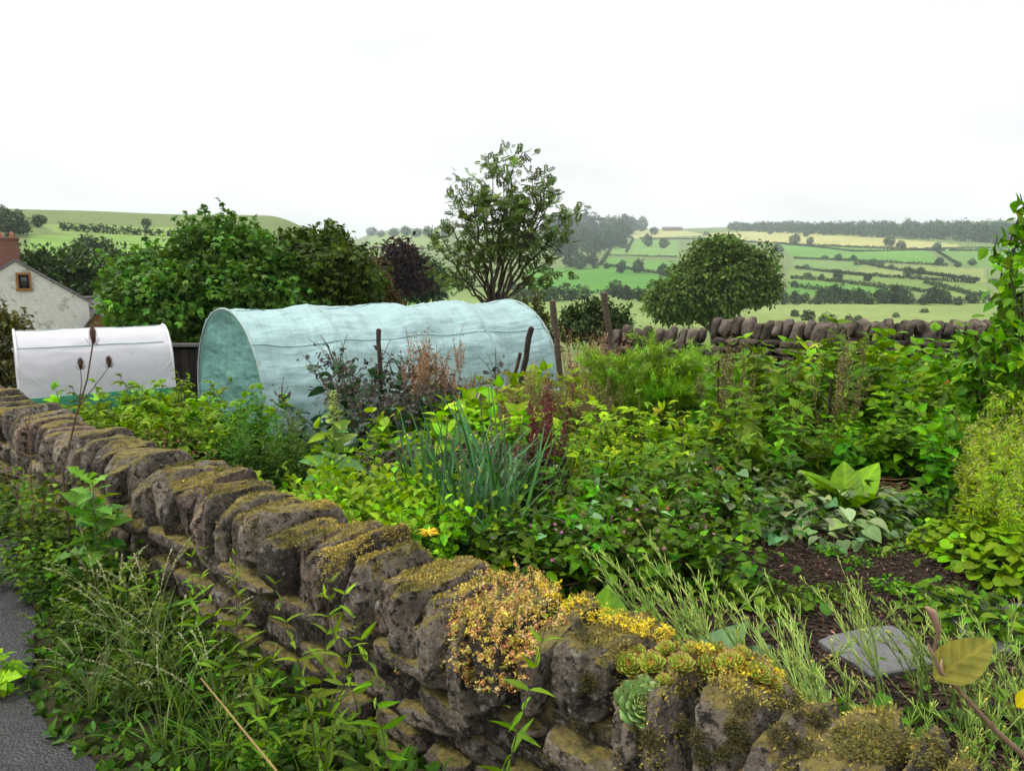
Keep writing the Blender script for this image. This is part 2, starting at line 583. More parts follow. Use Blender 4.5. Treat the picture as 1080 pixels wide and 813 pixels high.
def slab_material():
    m, t, out = mat('wet_slate')
    n1 = noise_n(t, 7, 6, .6)
    n2 = noise_n(t, 22, 6, .7)
    c = mix_n(t, rng_n(t, n1, .3, .7), (.05, .051, .053), (.15, .15, .145))
    c = mix_n(t, rng_n(t, n2, .52, .62, 0, .7), c, (.055, .042, .032))
    c = mix_n(t, rng_n(t, n1, .60, .66, 0, .6), c, (.07, .075, .03))
    p = pbsdf(t, c, rng_n(t, n1, .4, .65, .3, .6), .5, bump_n(t, n1, .4, .01))
    L(t, p.outputs[0], out.inputs['Surface'])
    return m
M_SLAB = slab_material()
def glass_dark():
    m, t, out = mat('window_glass')
    p = pbsdf(t, (.02, .024, .028), .08, .6)
    L(t, p.outputs[0], out.inputs['Surface'])
    return m
M_PANE = glass_dark()

# ------------------------------------------------------------------ the lie of the land
WA = np.array([.818, 1.63])                    # a point under the crest of the near wall
WU = np.array([-.744, .668])                   # along the wall, towards the far left
WN = np.array([-.668, -.744])                  # across the wall, towards the lane
WTOP = 0.70
_R = np.array([0, 14, 20, 40, 90, 200, 400, 700, 1100, 1700, 2250, 2500, 3200, 4500.])
_Z = np.array([-.6, -.6, -1.7, -5.2, -9., -12.5, -12., 3., 30., 82., 127., 133., 100., 40.])
_RL = np.array([0, 14, 20, 40, 100, 200, 300, 450, 525, 620, 1000, 3200, 4500.])
_ZL = np.array([-.6, -.6, -1.6, -4.6, -6., 4., 16., 31., 36.5, 34., 10., 40., 30.])
def ground(x, y):
    x = np.asarray(x, float); y = np.asarray(y, float)
    r = np.hypot(x, y)
    az = np.degrees(np.arctan2(x, y))
    d = (x - WA[0]) * WN[0] + (y - WA[1]) * WN[1]
    gard = np.interp(y, [2.5, 4, 8.5, 15], [.12, .08, -.35, -.6])
    near = gard + (0.0 - gard) * smooth(-.18, .18, d)
    k = smooth(-18, -8, az)
    far = np.interp(r, _RL, _ZL) * (1 - k) + np.interp(r, _R, _Z) * k
    lump = fbm(np.stack([x / 160., y / 160., x * 0], -1), 3, 5) * np.clip((r - 60) / 500., 0, 1) * 5.0
    front = smooth(-60, -20, -np.abs(az))      # behind the camera the lane stays level
    f = smooth(13.5, 21, r) * np.where(np.abs(az) < 75, 1, 0)
    return near * (1 - f) + (far + lump) * f
def G(x, y):
    return float(ground(np.array([x]), np.array([y]))[0])
def hit(px, py, r0=18., r1=3200.):
    d = ray(px, py)
    h = math.hypot(d[0], d[1])
    rr = np.geomspace(r0, r1, 900)
    P = EYE + d[None] * (rr / h)[:, None]
    below = P[:, 2] < ground(P[:, 0], P[:, 1])
    if not below.any():
        i = int(np.argmin(P[:, 2] - ground(P[:, 0], P[:, 1])))
    else:
        i = int(np.argmax(below))
    return P[i, 0], P[i, 1], G(P[i, 0], P[i, 1])

# fields: outline in photograph pixels, soil or grass colour
FIELDS = [
    ([(668, 243), (715, 242), (745, 248), (668, 252)], (0.330, 0.328, 0.129)),
    ([(745, 246), (820, 243), (910, 249), (1010, 258), (1010, 264), (940, 262), (820, 257), (745, 252)], (0.330, 0.328, 0.122)),
    ([(555, 284), (640, 281), (707, 291), (707, 310), (555, 310)], (0.076, 0.206, 0.028)),
    ([(650, 252), (715, 254), (715, 270), (640, 270)], (0.137, 0.246, 0.062)),
    ([(640, 272), (720, 276), (720, 290), (640, 281)], (0.101, 0.220, 0.043)),
    ([(820, 258), (975, 264), (1000, 279), (840, 273)], (0.108, 0.236, 0.043)),
    ([(835, 274), (930, 278), (940, 284), (835, 283)], (0.137, 0.228, 0.062)),
    ([(910, 277), (1040, 284), (1040, 299), (900, 291)], (0.194, 0.246, 0.074)),
    ([(832, 284), (1042, 300), (1042, 315), (832, 303)], (0.144, 0.220, 0.055)),
    ([(832, 295), (960, 306), (960, 318), (832, 310)], (0.093, 0.220, 0.037)),
    ([(985, 262), (1080, 258), (1080, 285), (1010, 280)], (0.122, 0.220, 0.055)),
    ([(390, 245), (460, 247), (470, 262), (390, 260)], (0.173, 0.236, 0.067)),
    ([(410, 300), (560, 304), (560, 325), (400, 325)], (0.114, 0.228, 0.049)),
    ([(460, 296), (640, 312), (720, 322), (720, 345), (440, 345)], (0.173, 0.246, 0.074)),
    ([(700, 318), (1080, 316), (1080, 345), (700, 345)], (0.194, 0.255, 0.079)),
    ([(40, 236), (190, 240), (190, 252), (60, 246)], (0.179, 0.265, 0.074)),
    ([(30, 247), (130, 249), (190, 254), (200, 290), (30, 290)], (0.150, 0.255, 0.058)),
]
def in_poly(px, py, poly):
    c = np.zeros(px.shape, bool)
    n = len(poly)
    for i in range(n):
        x1, y1 = poly[i]; x2, y2 = poly[(i + 1) % n]
        cond = ((y1 > py) != (y2 > py)) & (px < (x2 - x1) * (py - y1) / ((y2 - y1) if y2 != y1 else 1e-9) + x1)
        c ^= cond
    return c

def build_ground():
    az = np.concatenate([np.arange(-180, -42, 3.), np.arange(-42, 42, .16), np.arange(42, 180, 3.)])
    az = np.radians(az)
    r = np.concatenate([np.geomspace(.25, 14, 46), np.geomspace(14.6, 90, 44), np.geomspace(92, 3000, 210), [3300, 3800, 4600, 6000]])
    A, Rr = np.meshgrid(az, r)
    x, y = np.sin(A) * Rr, np.cos(A) * Rr
    z = ground(x, y)
    V = np.stack([x, y, z], -1).reshape(-1, 3)
    V = np.vstack([V, [[0, 0, 0]]])
    na, nr = len(az), len(r)
    i, j = np.meshgrid(np.arange(nr - 1), np.arange(na), indexing='ij')
    j2 = (j + 1) % na
    F = np.stack([i * na + j, (i + 1) * na + j, (i + 1) * na + j2, i * na + j2], -1).reshape(-1, 4)
    # orientation: normals up
    F = F[:, ::-1] if np.cross(V[F[0, 1]] - V[F[0, 0]], V[F[0, 2]] - V[F[0, 0]])[2] < 0 else F
    rr = np.hypot(V[:, 0], V[:, 1])
    C = np.tile(np.array([.13, .175, .06]), (len(V), 1))
    px, py = project(V)
    far = (rr > 30) & (V[:, 1] > 0)
    for poly, c in FIELDS:
        m = in_poly(px, py, poly) & far
        C[m] = c
    d = (V[:, 0] - WA[0]) * WN[0] + (V[:, 1] - WA[1]) * WN[1]
    rough = (rr > 13) & (rr <= 30)
    C[rough] = (.16, .20, .07)
    gard = (rr <= 17) & (d < 0)
    C[gard] = (.030, .021, .015)
    lane = (rr <= 17) & (d >= 0)
    C[lane] = (.045, .045, .022)
    mb = MB().add(V, F, C)
    mb.add(V[[*range(na), -1]], [(k, (k + 1) % na, na) for k in range(na)], (.05, .05, .03))
    o = mb.build('ground', M_GROUND)
    tag(o, kind='structure')
build_ground()

# the lane: a sheet of asphalt along the foot of the wall
def wall_pt(s, d):
    return WA + WU * s + WN * d
def lane_edge(s):
    return np.interp(s, [-2, 1.4, 2.2, 2.9, 3.4, 3.8, 4.4, 5.2], [.75, .80, .97, 1.0, .84, .68, .50, .45]) + .012 * np.sin(s * 5.3) + .010 * np.sin(s * 13.)
def build_lane():
    ss = np.linspace(-6, 15, 160)
    V, F = [], []
    for k, s in enumerate(ss):
        e = lane_edge(s)
        for j, d in enumerate((e, e + .5, 2.0, 3.6)):
            p = wall_pt(s, d)
            V.append((p[0], p[1], .012 + (0.02 * (1 - abs(j - 1.5) / 1.5))))
    for k in range(len(ss) - 1):
        for j in range(3):
            a = k * 4 + j
            F.append((a, a + 1, a + 5, a + 4))
    o = MB().add(V, F, (1, 1, 1)).build('lane', M_ASPHALT)
    tag(o, kind='structure')
build_lane()

# ------------------------------------------------------------------ leaf templates
def leaf_t(rows, fold=.25, curl=-.25):
    """rows: (edge y, half width, mid y)"""
    v, u, f = [], [], []
    for ye, w, ym in rows:
        v += [(-w, ye, fold * w + curl * ye * ye), (0, ym, curl * ym * ym), (w, ye, fold * w + curl * ye * ye)]
        u += [(.5 - w / .7, ye), (.5, ym), (.5 + w / .7, ye)]
    for i in range(len(rows) - 1):
        a = i * 3
        f += [(a, a + 1, a + 4, a + 3), (a + 1, a + 2, a + 5, a + 4)]
    return dict(v=np.array(v, float), f=np.array(f), u=np.array(u, float))
OVATE = leaf_t([(0, .02, 0), (.1, .2, .1), (.28, .32, .28), (.5, .29, .5), (.75, .16, .75), (1, .006, 1)])
SERR = leaf_t([(0, .02, 0), (.06, .19, .06), (.2, .30, .16), (.22, .26, .22), (.40, .31, .36), (.42, .25, .42), (.6, .23, .56), (.62, .17, .62), (.8, .12, .78), (1, .005, 1)], .3, -.35)
LANCE = leaf_t([(0, .012, 0), (.15, .085, .15), (.4, .12, .4), (.7, .075, .7), (1, .004, 1)], .35, -.35)
LANCE2 = leaf_t([(0, .012, 0), (.4, .1, .4), (1, .004, 1)], .35, -.3)
HEART = leaf_t([(-.1, .12, .0), (-.12, .27, .05), (.02, .45, .12), (.25, .52, .28), (.5, .42, .5), (.75, .24, .74), (.95, .03, .97)], .22, -.3)
ROUND = leaf_t([(-.2, .10, .0), (-.22, .30, .06), (-.05, .49, .15), (.2, .56, .3), (.45, .52, .5), (.68, .34, .7), (.8, .10, .82)], .12, -.15)
BIGL = leaf_t([(0, .03, 0), (.08, .12, .08), (.2, .24, .2), (.35, .29, .35), (.52, .27, .52), (.7, .21, .7), (.86, .12, .86), (1, .01, 1)], .25, -.25)
SIMPLE = leaf_t([(0, .02, 0), (.4, .3, .4), (1, .01, 1)], .2, -.2)
DIAMOND = dict(v=np.array([(0, 0, 0), (.28, .45, .05), (0, 1, -.1), (-.28, .45, .05)], float), f=np.array([(0, 1, 2, 3)]), u=np.array([(.5, 0), (.9, .5), (.5, 1), (.1, .5)], float))
def join_t(T, items):
    """items: (angle deg, (x,y), scale, tilt)"""
    v, f, u, n = [], [], [], 0
    for ang, (ox, oy), sc, tz in items:
        a = math.radians(ang)
        q = T['v'] * sc
        x = q[:, 0] * math.cos(a) + q[:, 1] * math.sin(a) + ox
        y = -q[:, 0] * math.sin(a) + q[:, 1] * math.cos(a) + oy
        v.append(np.stack([x, y, q[:, 2] + tz * q[:, 1]], -1)); f.append(T['f'] + n); u.append(T['u']); n += len(q)
    return dict(v=np.vstack(v), f=np.vstack(f), u=np.vstack(u))
TRIFOL = join_t(SERR, [(0, (0, .42), .62, -.15), (72, (.02, .40), .5, -.1), (-72, (-.02, .40), .5, -.1)])
TRIFOL['v'] = np.vstack([TRIFOL['v'], [(-.012, 0, 0), (.012, 0, 0), (.012, .42, .0), (-.012, .42, .0)]])
TRIFOL['u'] = np.vstack([TRIFOL['u'], np.full((4, 2), .5)])
TRIFOL['f'] = np.vstack([TRIFOL['f'], [[len(TRIFOL['v']) - 4 + k for k in range(4)]]])
PALM = join_t(SERR, [(0, (0, .15), .75, -.1), (48, (0, .12), .62, -.1), (-48, (0, .12), .62, -.1), (100, (0, .1), .42, -.1), (-100, (0, .1), .42, -.1)])
PINN = join_t(DIAMOND, [(0, (0, .72), .34, -.2)] + [(s * (50 + 4 * k), (0, .12 + .19 * k), .36, -.25 + .1 * k) for k in range(4) for s in (1, -1)])
PINN2 = join_t(LANCE2, [(0, (0, .75), .3, -.2)] + [(s * 55, (0, .12 + .15 * k), .33 - .02 * k, -.1) for k in range(5) for s in (1, -1)])
# deeply cut leaf (sow thistle, dandelion, lettuce)
LOBED = leaf_t([(0, .03, 0), (.1, .06, .1), (.16, .2, .2), (.26, .07, .27), (.34, .27, .38), (.44, .09, .44), (.52, .29, .56), (.64, .12, .62), (.74, .24, .76), (.86, .14, .88), (1, .01, 1)], .3, -.3)
FRILL = leaf_t([(0, .03, 0), (.2, .14, .2), (.3, .3, .32), (.38, .2, .4), (.5, .38, .52), (.6, .24, .6), (.7, .34, .72), (.82, .2, .82), (.9, .16, .92), (1, .02, 1)], .5, -.2)
def blade_t(n=9, w=.012, bend=1.0):
    v, u, f = [], [], []
    for i in range(n):
        t = i / (n - 1)
        ww = w * (1 - t ** 2.2) * (1 if t > .05 else .8) + .0006
        y = math.sin(t * bend) / max(bend, .01)
        z = -(1 - math.cos(t * bend)) / max(bend, .01)
        v += [(-ww, y, z + ww * .5), (0, y, z), (ww, y, z + ww * .5)]
        u += [(.2, t), (.5, t), (.8, t)]
    for i in range(n - 1):
        a = i * 3
        f += [(a, a + 1, a + 4, a + 3), (a + 1, a + 2, a + 5, a + 4)]
    return dict(v=np.array(v), f=np.array(f), u=np.array(u))
BLADES = [blade_t(9, .008, b) for b in (.3, .7, 1.1, 1.6)]
def bead_t():
    v = [(0, 0, 1), (1, 0, 0), (0, 1, 0), (-1, 0, 0), (0, -1, 0), (0, 0, -1)]
    f = [(0, 1, 2), (0, 2, 3), (0, 3, 4), (0, 4, 1), (5, 2, 1), (5, 3, 2), (5, 4, 3), (5, 1, 4)]
    return dict(v=np.array(v, float), f=np.array(f), u=np.full((6, 2), .5))
BEAD = bead_t()
def star_t(k=5):
    v, f = [(0, 0, .0)], []
    for i in range(k):
        a = i * 2 * PI / k
        v += [(math.cos(a - .33) * .38, math.sin(a - .33) * .38, .12), (math.cos(a), math.sin(a), .25), (math.cos(a + .33) * .38, math.sin(a + .33) * .38, .12)]
        f += [(0, 1 + 3 * i, 2 + 3 * i, 3 + 3 * i)]
    return dict(v=np.array(v, float), f=np.array(f), u=np.full((len(v), 2), .5))
STAR = star_t()
SPIKE = dict(v=np.array([(-.5, 0, 0), (.5, 0, 0), (0, 1, .1)], float), f=np.array([(0, 1, 2)]), u=np.full((3, 2), .5))
def pod_t():
    k, rows = 4, ((0, .25), (.1, 1), (.8, .9), (1, .05))
    v, f = [], []
    for y, w in rows:
        for i in range(k):
            a = i * 2 * PI / k
            v.append((math.cos(a) * w, y, math.sin(a) * w))
    for i in range(3):
        for j in range(k):
            f.append((i * k + j, i * k + (j + 1) % k, (i + 1) * k + (j + 1) % k, (i + 1) * k + j))
    return dict(v=np.array(v), f=np.array(f), u=np.full((len(v), 2), .5))
POD = pod_t()

def cvar(c, n, amp=.22, hue=.10):
    """n colours around c"""
    c = np.asarray(c, float)
    b = np.exp(rng.normal(0, amp, (n, 1)))
    h = 1 + rng.normal(0, hue, (n, 3)) * np.array([1.2, .5, .8])
    return np.clip(c[None] * b * h, .004, .9)
def rand_dirs(n, up=0.0):
    d = rng.normal(0, 1, (n, 3))
    d[:, 2] += up
    return unit(d)

# ------------------------------------------------------------------ stones and walls
def cube_sphere(n):
    g = np.linspace(-1, 1, n + 1)
    a, b = np.meshgrid(g, g, indexing='ij')
    V, F, o = [], [], 0
    for ax in range(3):
        for s in (-1, 1):
            P = np.zeros((n + 1, n + 1, 3))
            P[..., ax] = s
            P[..., (ax + 1) % 3] = a
            P[..., (ax + 2) % 3] = b
            V.append(P.reshape(-1, 3))
            i, j = np.meshgrid(np.arange(n), np.arange(n), indexing='ij')
            q = np.stack([i * (n + 1) + j, (i + 1) * (n + 1) + j, (i + 1) * (n + 1) + j + 1, i * (n + 1) + j + 1], -1).reshape(-1, 4)
            F.append((q if s > 0 else q[:, ::-1]) + o)
            o += (n + 1) ** 2
    V, F = np.vstack(V), np.vstack(F)
    u, inv = np.unique(np.round(V, 6), axis=0, return_inverse=True)
    return u, inv.reshape(-1)[F]
CS = {n: cube_sphere(n) for n in (4, 6, 8, 12, 22, 34)}
def stone(n, size, p=4.0, rough=.1, freq=1.6, seed=0, dome=0.0, facets=10):
    """a weathered block: size = full extents; p: squareness"""
    V, F = CS[n]
    q = (np.abs(V) ** p).sum(1) ** (1 / p)
    W = V / q[:, None]
    if dome > 0:                                # rounded head, seen across the wall
        z = W[:, 2]
        k = np.clip((z + .2) / 1.2, 0, 1)
        W[:, 1] *= 1 - dome * k ** 2.2
        W[:, 0] *= 1 - .25 * dome * k ** 2
    S_ = np.asarray(size) / 2
    rs = np.random.default_rng(seed + 5)
    for _ in range(facets):                     # split faces
        nv = rs.normal(0, 1, 3) * np.array([1.0, 1.0, 1.0]); nv /= np.linalg.norm(nv)
        dd = np.abs(W @ nv).max() * rs.uniform(.72, .93)
        W = W - np.maximum(W @ nv - dd, 0)[:, None] * nv
    P = W * S_
    m = float(np.mean(S_))
    off = seed * 7.31
    nd = unit(W / S_)
    dsp = fbm(P / m * freq * .7 + off, 4, seed % 97) * rough * m
    dsp = dsp + np.abs(fbm(P / m * freq * 2.2 + off, 3, seed % 89)) * -rough * .5 * m
    if n > 8:                                   # bedding: fine ridges across the slab
        lam = vnoise(np.stack([P[:, 0] / m * 7. + dsp / m * 6 + off, P[:, 2] / m * .7, P[:, 1] / m * .7], -1), 7)
        dsp = dsp + lam * .055 * m
    return P + nd * dsp[:, None], F
def rotz(a):
    c, s = math.cos(a), math.sin(a)
    return np.array([[c, -s, 0], [s, c, 0], [0, 0, 1]])
def rotx(a):
    c, s = math.cos(a), math.sin(a)
    return np.array([[1, 0, 0], [0, c, -s], [0, s, c]])
def roty(a):
    c, s = math.cos(a), math.sin(a)
    return np.array([[c, 0, s], [0, 1, 0], [-s, 0, c]])

NEAR_STONES = []
def near_wall():
    root = empty('garden_wall', (WA[0], WA[1], 0))
    tag(root, 'long drystone garden wall in the foreground with mossy upright coping stones beside the lane', 'stone wall')
    th = math.atan2(WU[1], WU[0])               # local x runs along the wall
    R0 = rotz(th)
    root.rotation_euler = (0, 0, 0)
    def loc(s, d, z):                           # wall coordinates -> local to root
        return np.array([WU[0] * s + WN[0] * d, WU[1] * s + WN[1] * d, z])
    s, k = -1.3, 0
    while s < 9.6:
        w = rng.uniform(.10, .20) if s < 3 else rng.uniform(.10, .185)
        if rng.random() < .18: w *= .6
        h = rng.uniform(.28, .37)
        dep = rng.uniform(.37, .50)
        n = 34 if s < 1.6 else (22 if s < 3.6 else (12 if s < 6.5 else 8))
        P, F = stone(n, (w * 1.0, dep, h), rng.uniform(4.5, 8.0), .15 if n > 12 else .12, rng.uniform(1.6, 3.0), 100 + k, rng.uniform(.08, .28), 18)
        R = R0 @ roty(rng.uniform(-.02, .28)) @ rotx(rng.normal(0, .06)) @ rotz(rng.normal(0, .09))
        if .02 < s < .3: h += .0
        zc = WTOP - h / 2 + rng.uniform(-.06, .025)
        c = loc(s + w / 2, rng.normal(0, .015), zc)
        P = P @ R.T + c
        tint = np.array([1, .985, .96]) * rng.choice([.42, .6, .8, 1.0, 1.2, 1.4])
        if rng.random() < .3: tint = tint * np.array([1.05, .93, .92])
        o = MB().add(P, F, tint).build('coping_stone', M_STONE, root)
        NEAR_STONES.append((s + w / 2, P + np.array([WA[0], WA[1], 0]), F))
        s += w * rng.uniform(.97, 1.05)
        k += 1
    # cover course under the coping and the coursed face
    mb = MB()
    z = .40
    courses = [(.335, .415, .222), (.235, .335, .185), (.13, .235, .195), (.03, .13, .205), (-.08, .03, .22)]
    for ci, (z0, z1, dd) in enumerate(courses):
        for side in (1, -1):
            s = -1.4 + rng.uniform(0, .2)
            while s < 9.8:
                ln = rng.uniform(.22, .55) if ci == 0 else rng.uniform(.12, .36)
                near = side > 0 and s < 4.5
                n = 12 if near else 6
                hh = (z1 - z0) * rng.uniform(.92, 1.04)
                P, F = stone(n, (ln * .96, .26, hh), 6., .15, 2.2, 900 + k, 0, 8)
                R = R0 @ rotx(rng.normal(0, .05)) @ roty(rng.normal(0, .03)) @ rotz(rng.normal(0, .05))
                off = dd - .13 + rng.normal(0, .018)
                P = P @ R.T + loc(s + ln / 2, side * off, (z0 + z1) / 2 + rng.normal(0, .005))
                mb.add(P, F, np.array([1, .96, .92]) * rng.uniform(.55, 1.3))
                s += ln
                k += 1
    mb.build('coursed_face', M_STONE, root)
    core = MB()
    core.box((0, 0, 0), (11.0, .30, .56), (.35, .32, .3))
    core.v[0] = core.v[0] @ R0.T + loc(4.1, 0, .20)
    core.build('rubble_core', M_STONE, root)
    return root
WALL = near_wall()

def far_wall(name, label, p0, p1, ztop, hh, seed):
    p0, p1 = np.array(p0, float), np.array(p1, float)
    Ln = float(np.linalg.norm(p1 - p0))
    u = (p1 - p0) / Ln
    nv = np.array([u[1], -u[0]])                # towards the camera
    if nv[1] > 0: nv = -nv
    th = math.atan2(u[1], u[0])
    R0 = rotz(th)
    mid = (p0 + p1) / 2
    root = empty(name, (mid[0], mid[1], ztop - hh))
    tag(root, label, 'stone wall', 'drystone walls at the back of the garden')
    def loc(s, d, z):
        q = u * (s - Ln / 2) + nv * d
        return np.array([q[0], q[1], z])
    s, k = 0.0, seed
    while s < Ln:
        w = rng.uniform(.11, .24)
        h = rng.uniform(.28, .42)
        P, F = stone(8, (w * 1.05, .44, h), 4.5, .16, 1.8, k, rng.uniform(.1, .3))
        R = R0 @ roty(rng.uniform(.0, .42)) @ rotx(rng.normal(0, .06))
        P = P @ R.T + loc(s + w / 2, rng.normal(0, .02), hh - h / 2 + rng.uniform(-.05, .05))
        MB().add(P, F, np.array([1, .97, .93]) * rng.uniform(.6, 1.6)).build('coping_stone', M_STONE2, root)
        s += w * .97
        k += 1
    mb = MB()
    z = hh - .34
    while z > 0:
        ch = rng.uniform(.075, .14)
        s = rng.uniform(-.1, .1)
        while s < Ln:
            ln = rng.uniform(.16, .5)
            P, F = stone(6, (ln * .97, .3, ch * .95), 6., .12, 1.6, k)
            P = P @ (R0 @ rotz(rng.normal(0, .04))).T + loc(s + ln / 2, .12 + (hh - z) * .05 + rng.normal(0, .015), z - ch / 2)
            mb.add(P, F, np.array([1, .95, .92]) * rng.uniform(.55, 1.5))
            s += ln
            k += 1
        z -= ch
    mb.box((0, 0, 0), (Ln, .30, hh - .3), (.4, .4, .4))
    mb.v[-1] = mb.v[-1] @ R0.T + loc(Ln / 2, -.05, (hh - .3) / 2)
    mb.build('coursed_face', M_STONE2, root)
    return root
def xz(px, Y, py):
    p = at_depth(px, py, Y)
    return p
a = xz(640, 14.2, 352); b = xz(752, 13.6, 339)
far_wall('field_wall', 'dark drystone wall behind the fennel and leaning posts, sloping down at its left end', (a[0], a[1]), (b[0] - .12, b[1]), (a[2] + b[2]) / 2, 1.45, 3000)
a = xz(752, 13.4, 335); b = xz(884, 12.2, 338)
far_wall('field_wall', 'dark drystone wall behind the nettles, middle stretch with a squared end stone', (a[0], a[1]), (b[0], b[1]), (a[2] + b[2]) / 2, 1.40, 4000)
a = xz(868, 13.6, 341); b = xz(1030, 13.2, 336)
far_wall('field_wall', 'dark drystone wall at right partly screened by the leafy shrub', (a[0], a[1]), (b[0] + 2.2, b[1] + .1), (a[2] + b[2]) / 2, 1.45, 5000)

# ------------------------------------------------------------------ tunnels
def tunnel(name, label, c0, axis, Ln, w, h, mats, hoops, base_h=0.0, wr=.02, sagk=.045, hoopcol=(.5, .5, .5), hoop_out=False):
    """hoop tunnel: c0 = ground under the ridge at the near end"""
    ax = np.array([axis[0], axis[1]]) / math.hypot(*axis)
    pv = np.array([ax[1], -ax[0]])              # towards the camera
    root = empty(name, c0)
    tag(root, label, 'garden tunnel')
    r = w / 2
    leg = max(h - r * .98, .02)
    na = 60
    t = np.linspace(0, 1, na)
    # profile: straight leg, arch, straight leg
    tot = 2 * leg + PI * r
    prof = []
    for q in t:
        sdist = q * tot
        if sdist < leg: prof.append((r, sdist))
        elif sdist < leg + PI * r:
            a_ = (sdist - leg) / r
            prof.append((r * math.cos(a_), leg + (h - leg) * math.sin(a_)))
        else: prof.append((-r, leg - (sdist - leg - PI * r)))
    prof = np.array(prof)
    pn = np.stack([np.gradient(prof[:, 1]), -np.gradient(prof[:, 0])], -1)
    pn = pn / np.linalg.norm(pn, axis=1, keepdims=True)
    nl = int(Ln / .035)
    L_ = np.linspace(0, Ln, nl)
    hp = np.array(hoops)
    dist = np.min(np.abs(L_[:, None] - hp[None]), 1)
    A, B = np.meshgrid(L_, np.arange(na), indexing='ij')
    sag = (sagk * (1 - np.exp(-(dist / .28) ** 2)))[:, None] * np.ones((1, na))
    Q = np.stack([A * 1.1, prof[B.astype(int), 0] * 2.0, prof[B.astype(int), 1] * 2.0], -1)
    W = fbm(Q * 1.4, 4, 31) * wr * 1.6 + (1 - np.abs(fbm(Q * np.array([.9, 2.6, 2.6]), 3, 77))) ** 6 * wr * 1.3
    low = np.clip(1 - prof[:, 1] / (h * .5), 0, 1)[None]
    W = W + low * fbm(np.stack([A * 5, A * 0, prof[B.astype(int), 1]], -1), 2, 9) * wr * 2.5
    off = W - sag
    PX = prof[None, :, 0] + pn[None, :, 0] * off
    PZ = np.maximum(prof[None, :, 1] + pn[None, :, 1] * off, -.03) + base_h
    V = np.stack([ax[0] * A + pv[0] * PX, ax[1] * A + pv[1] * PX, PZ], -1).reshape(-1, 3)
    i, j = np.meshgrid(np.arange(nl - 1), np.arange(na - 1), indexing='ij')
    F = np.stack([i * na + j, (i + 1) * na + j, (i + 1) * na + j + 1, i * na + j + 1], -1).reshape(-1, 4)
    U = np.stack([A, t[B.astype(int)] * tot], -1).reshape(-1, 2)
    MB().add(V, F, (1, 1, 1), U).build('cover', mats[0], root)
    # end panels: a membrane inside the end hoops
    for e, LL in ((0, .03), (1, Ln - .03)):
        mb = MB()
        rings = 16
        Vv, Uu = [], []
        cen = np.array([0, h * .45])
        for q in range(rings + 1):
            k = q / rings
            pp = cen + (prof - cen) * (k * .992)
            bul = .05 * math.sin(k * PI) + fbm(np.stack([pp[:, 0] * 3, pp[:, 1] * 3, pp[:, 0] * 0 + e * 9], -1), 3, 4) * .035 * (1 if q < rings else 0)
            al = LL + (bul if e == 0 else -bul)
            Vv.append(np.stack([ax[0] * al + pv[0] * pp[:, 0], ax[1] * al + pv[1] * pp[:, 0], np.maximum(pp[:, 1], 0) + base_h], -1))
            Uu.append(pp)
        i, j = np.meshgrid(np.arange(rings), np.arange(na - 1), indexing='ij')
        Fq = np.stack([i * na + j, i * na + j + 1, (i + 1) * na + j + 1, (i + 1) * na + j], -1).reshape(-1, 4)
        # close the ground strip
        base = [(i_ * na, (i_ + 1) * na, (i_ + 1) * na + na - 1, i_ * na + na - 1) for i_ in range(rings)]
        mb.add(np.vstack(Vv), np.vstack([Fq, np.array(base)]), (1, 1, 1), np.vstack(Uu)).build('end_panel', mats[1], root)
    for hL in hoops:
        hL = min(max(hL, .012), Ln - .012)
        o_ = .012
        pp = prof + pn * (o_ if (hL < .05 or hL > Ln - .05 or hoop_out) else -.012)
        pts = np.stack([ax[0] * hL + pv[0] * pp[:, 0], ax[1] * hL + pv[1] * pp[:, 0], np.maximum(pp[:, 1], -.05) + base_h], -1)
        MB().tube(pts, .016, hoopcol, 6).build('hoop', M_PLAIN, root)
    # cord and purlin lines along the length
    for fr in (.30, .50, .70):
        q = int(fr * (na - 1))
        pts = np.stack([ax[0] * L_ + pv[0] * PX[:, q], ax[1] * L_ + pv[1] * PX[:, q], PZ[:, q] + .004], -1)
        pts = pts + np.array([pv[0], pv[1], 0]) * pn[q, 0] * .006
        MB().tube(pts[::4], .006, (.30, .42, .42), 4).build('purlin', M_PLAIN, root)
    return root, ax, pv

_ax = (.766, .643)
gt, gax, gpv = tunnel('netting_tunnel', 'large pale green netting tunnel with a rounded roof standing across the vegetable garden', (-3.72, 9.55, -.45),
       _ax, 4.80, 2.42, 1.72, (M_NET, M_NETEND), [0.0, 1.2, 2.4, 3.6, 4.8], 0, .034, .05, (.33, .42, .40), True)
# a vent flap low on the near side
def vent():
    mb = MB()
    c = np.array([gax[0] * 1.15 + gpv[0] * 1.215, gax[1] * 1.15 + gpv[1] * 1.215, .34])
    ex = np.array([gax[0], gax[1], 0]); ez = np.array([0, 0, 1.0])
    ey = np.array([gpv[0], gpv[1], 0])
    Rm = np.stack([ex, ey, ez], 1)
    mb.box(c, (.58, .012, .46), (1, 1, 1), Rm)
    o = mb.build('vent_flap', M_NETEND, gt)
    fb = MB()
    for dx, dz, sx, sz in ((0, .24, .64, .03), (0, -.24, .64, .03), (-.305, 0, .03, .45), (.305, 0, .03, .45)):
        fb.box(c + ex * dx + ez * dz + ey * .012, (sx, .022, sz), (.10, .22, .2), Rm)
    f = fb.build('vent_frame', M_PLAIN, o)
vent()

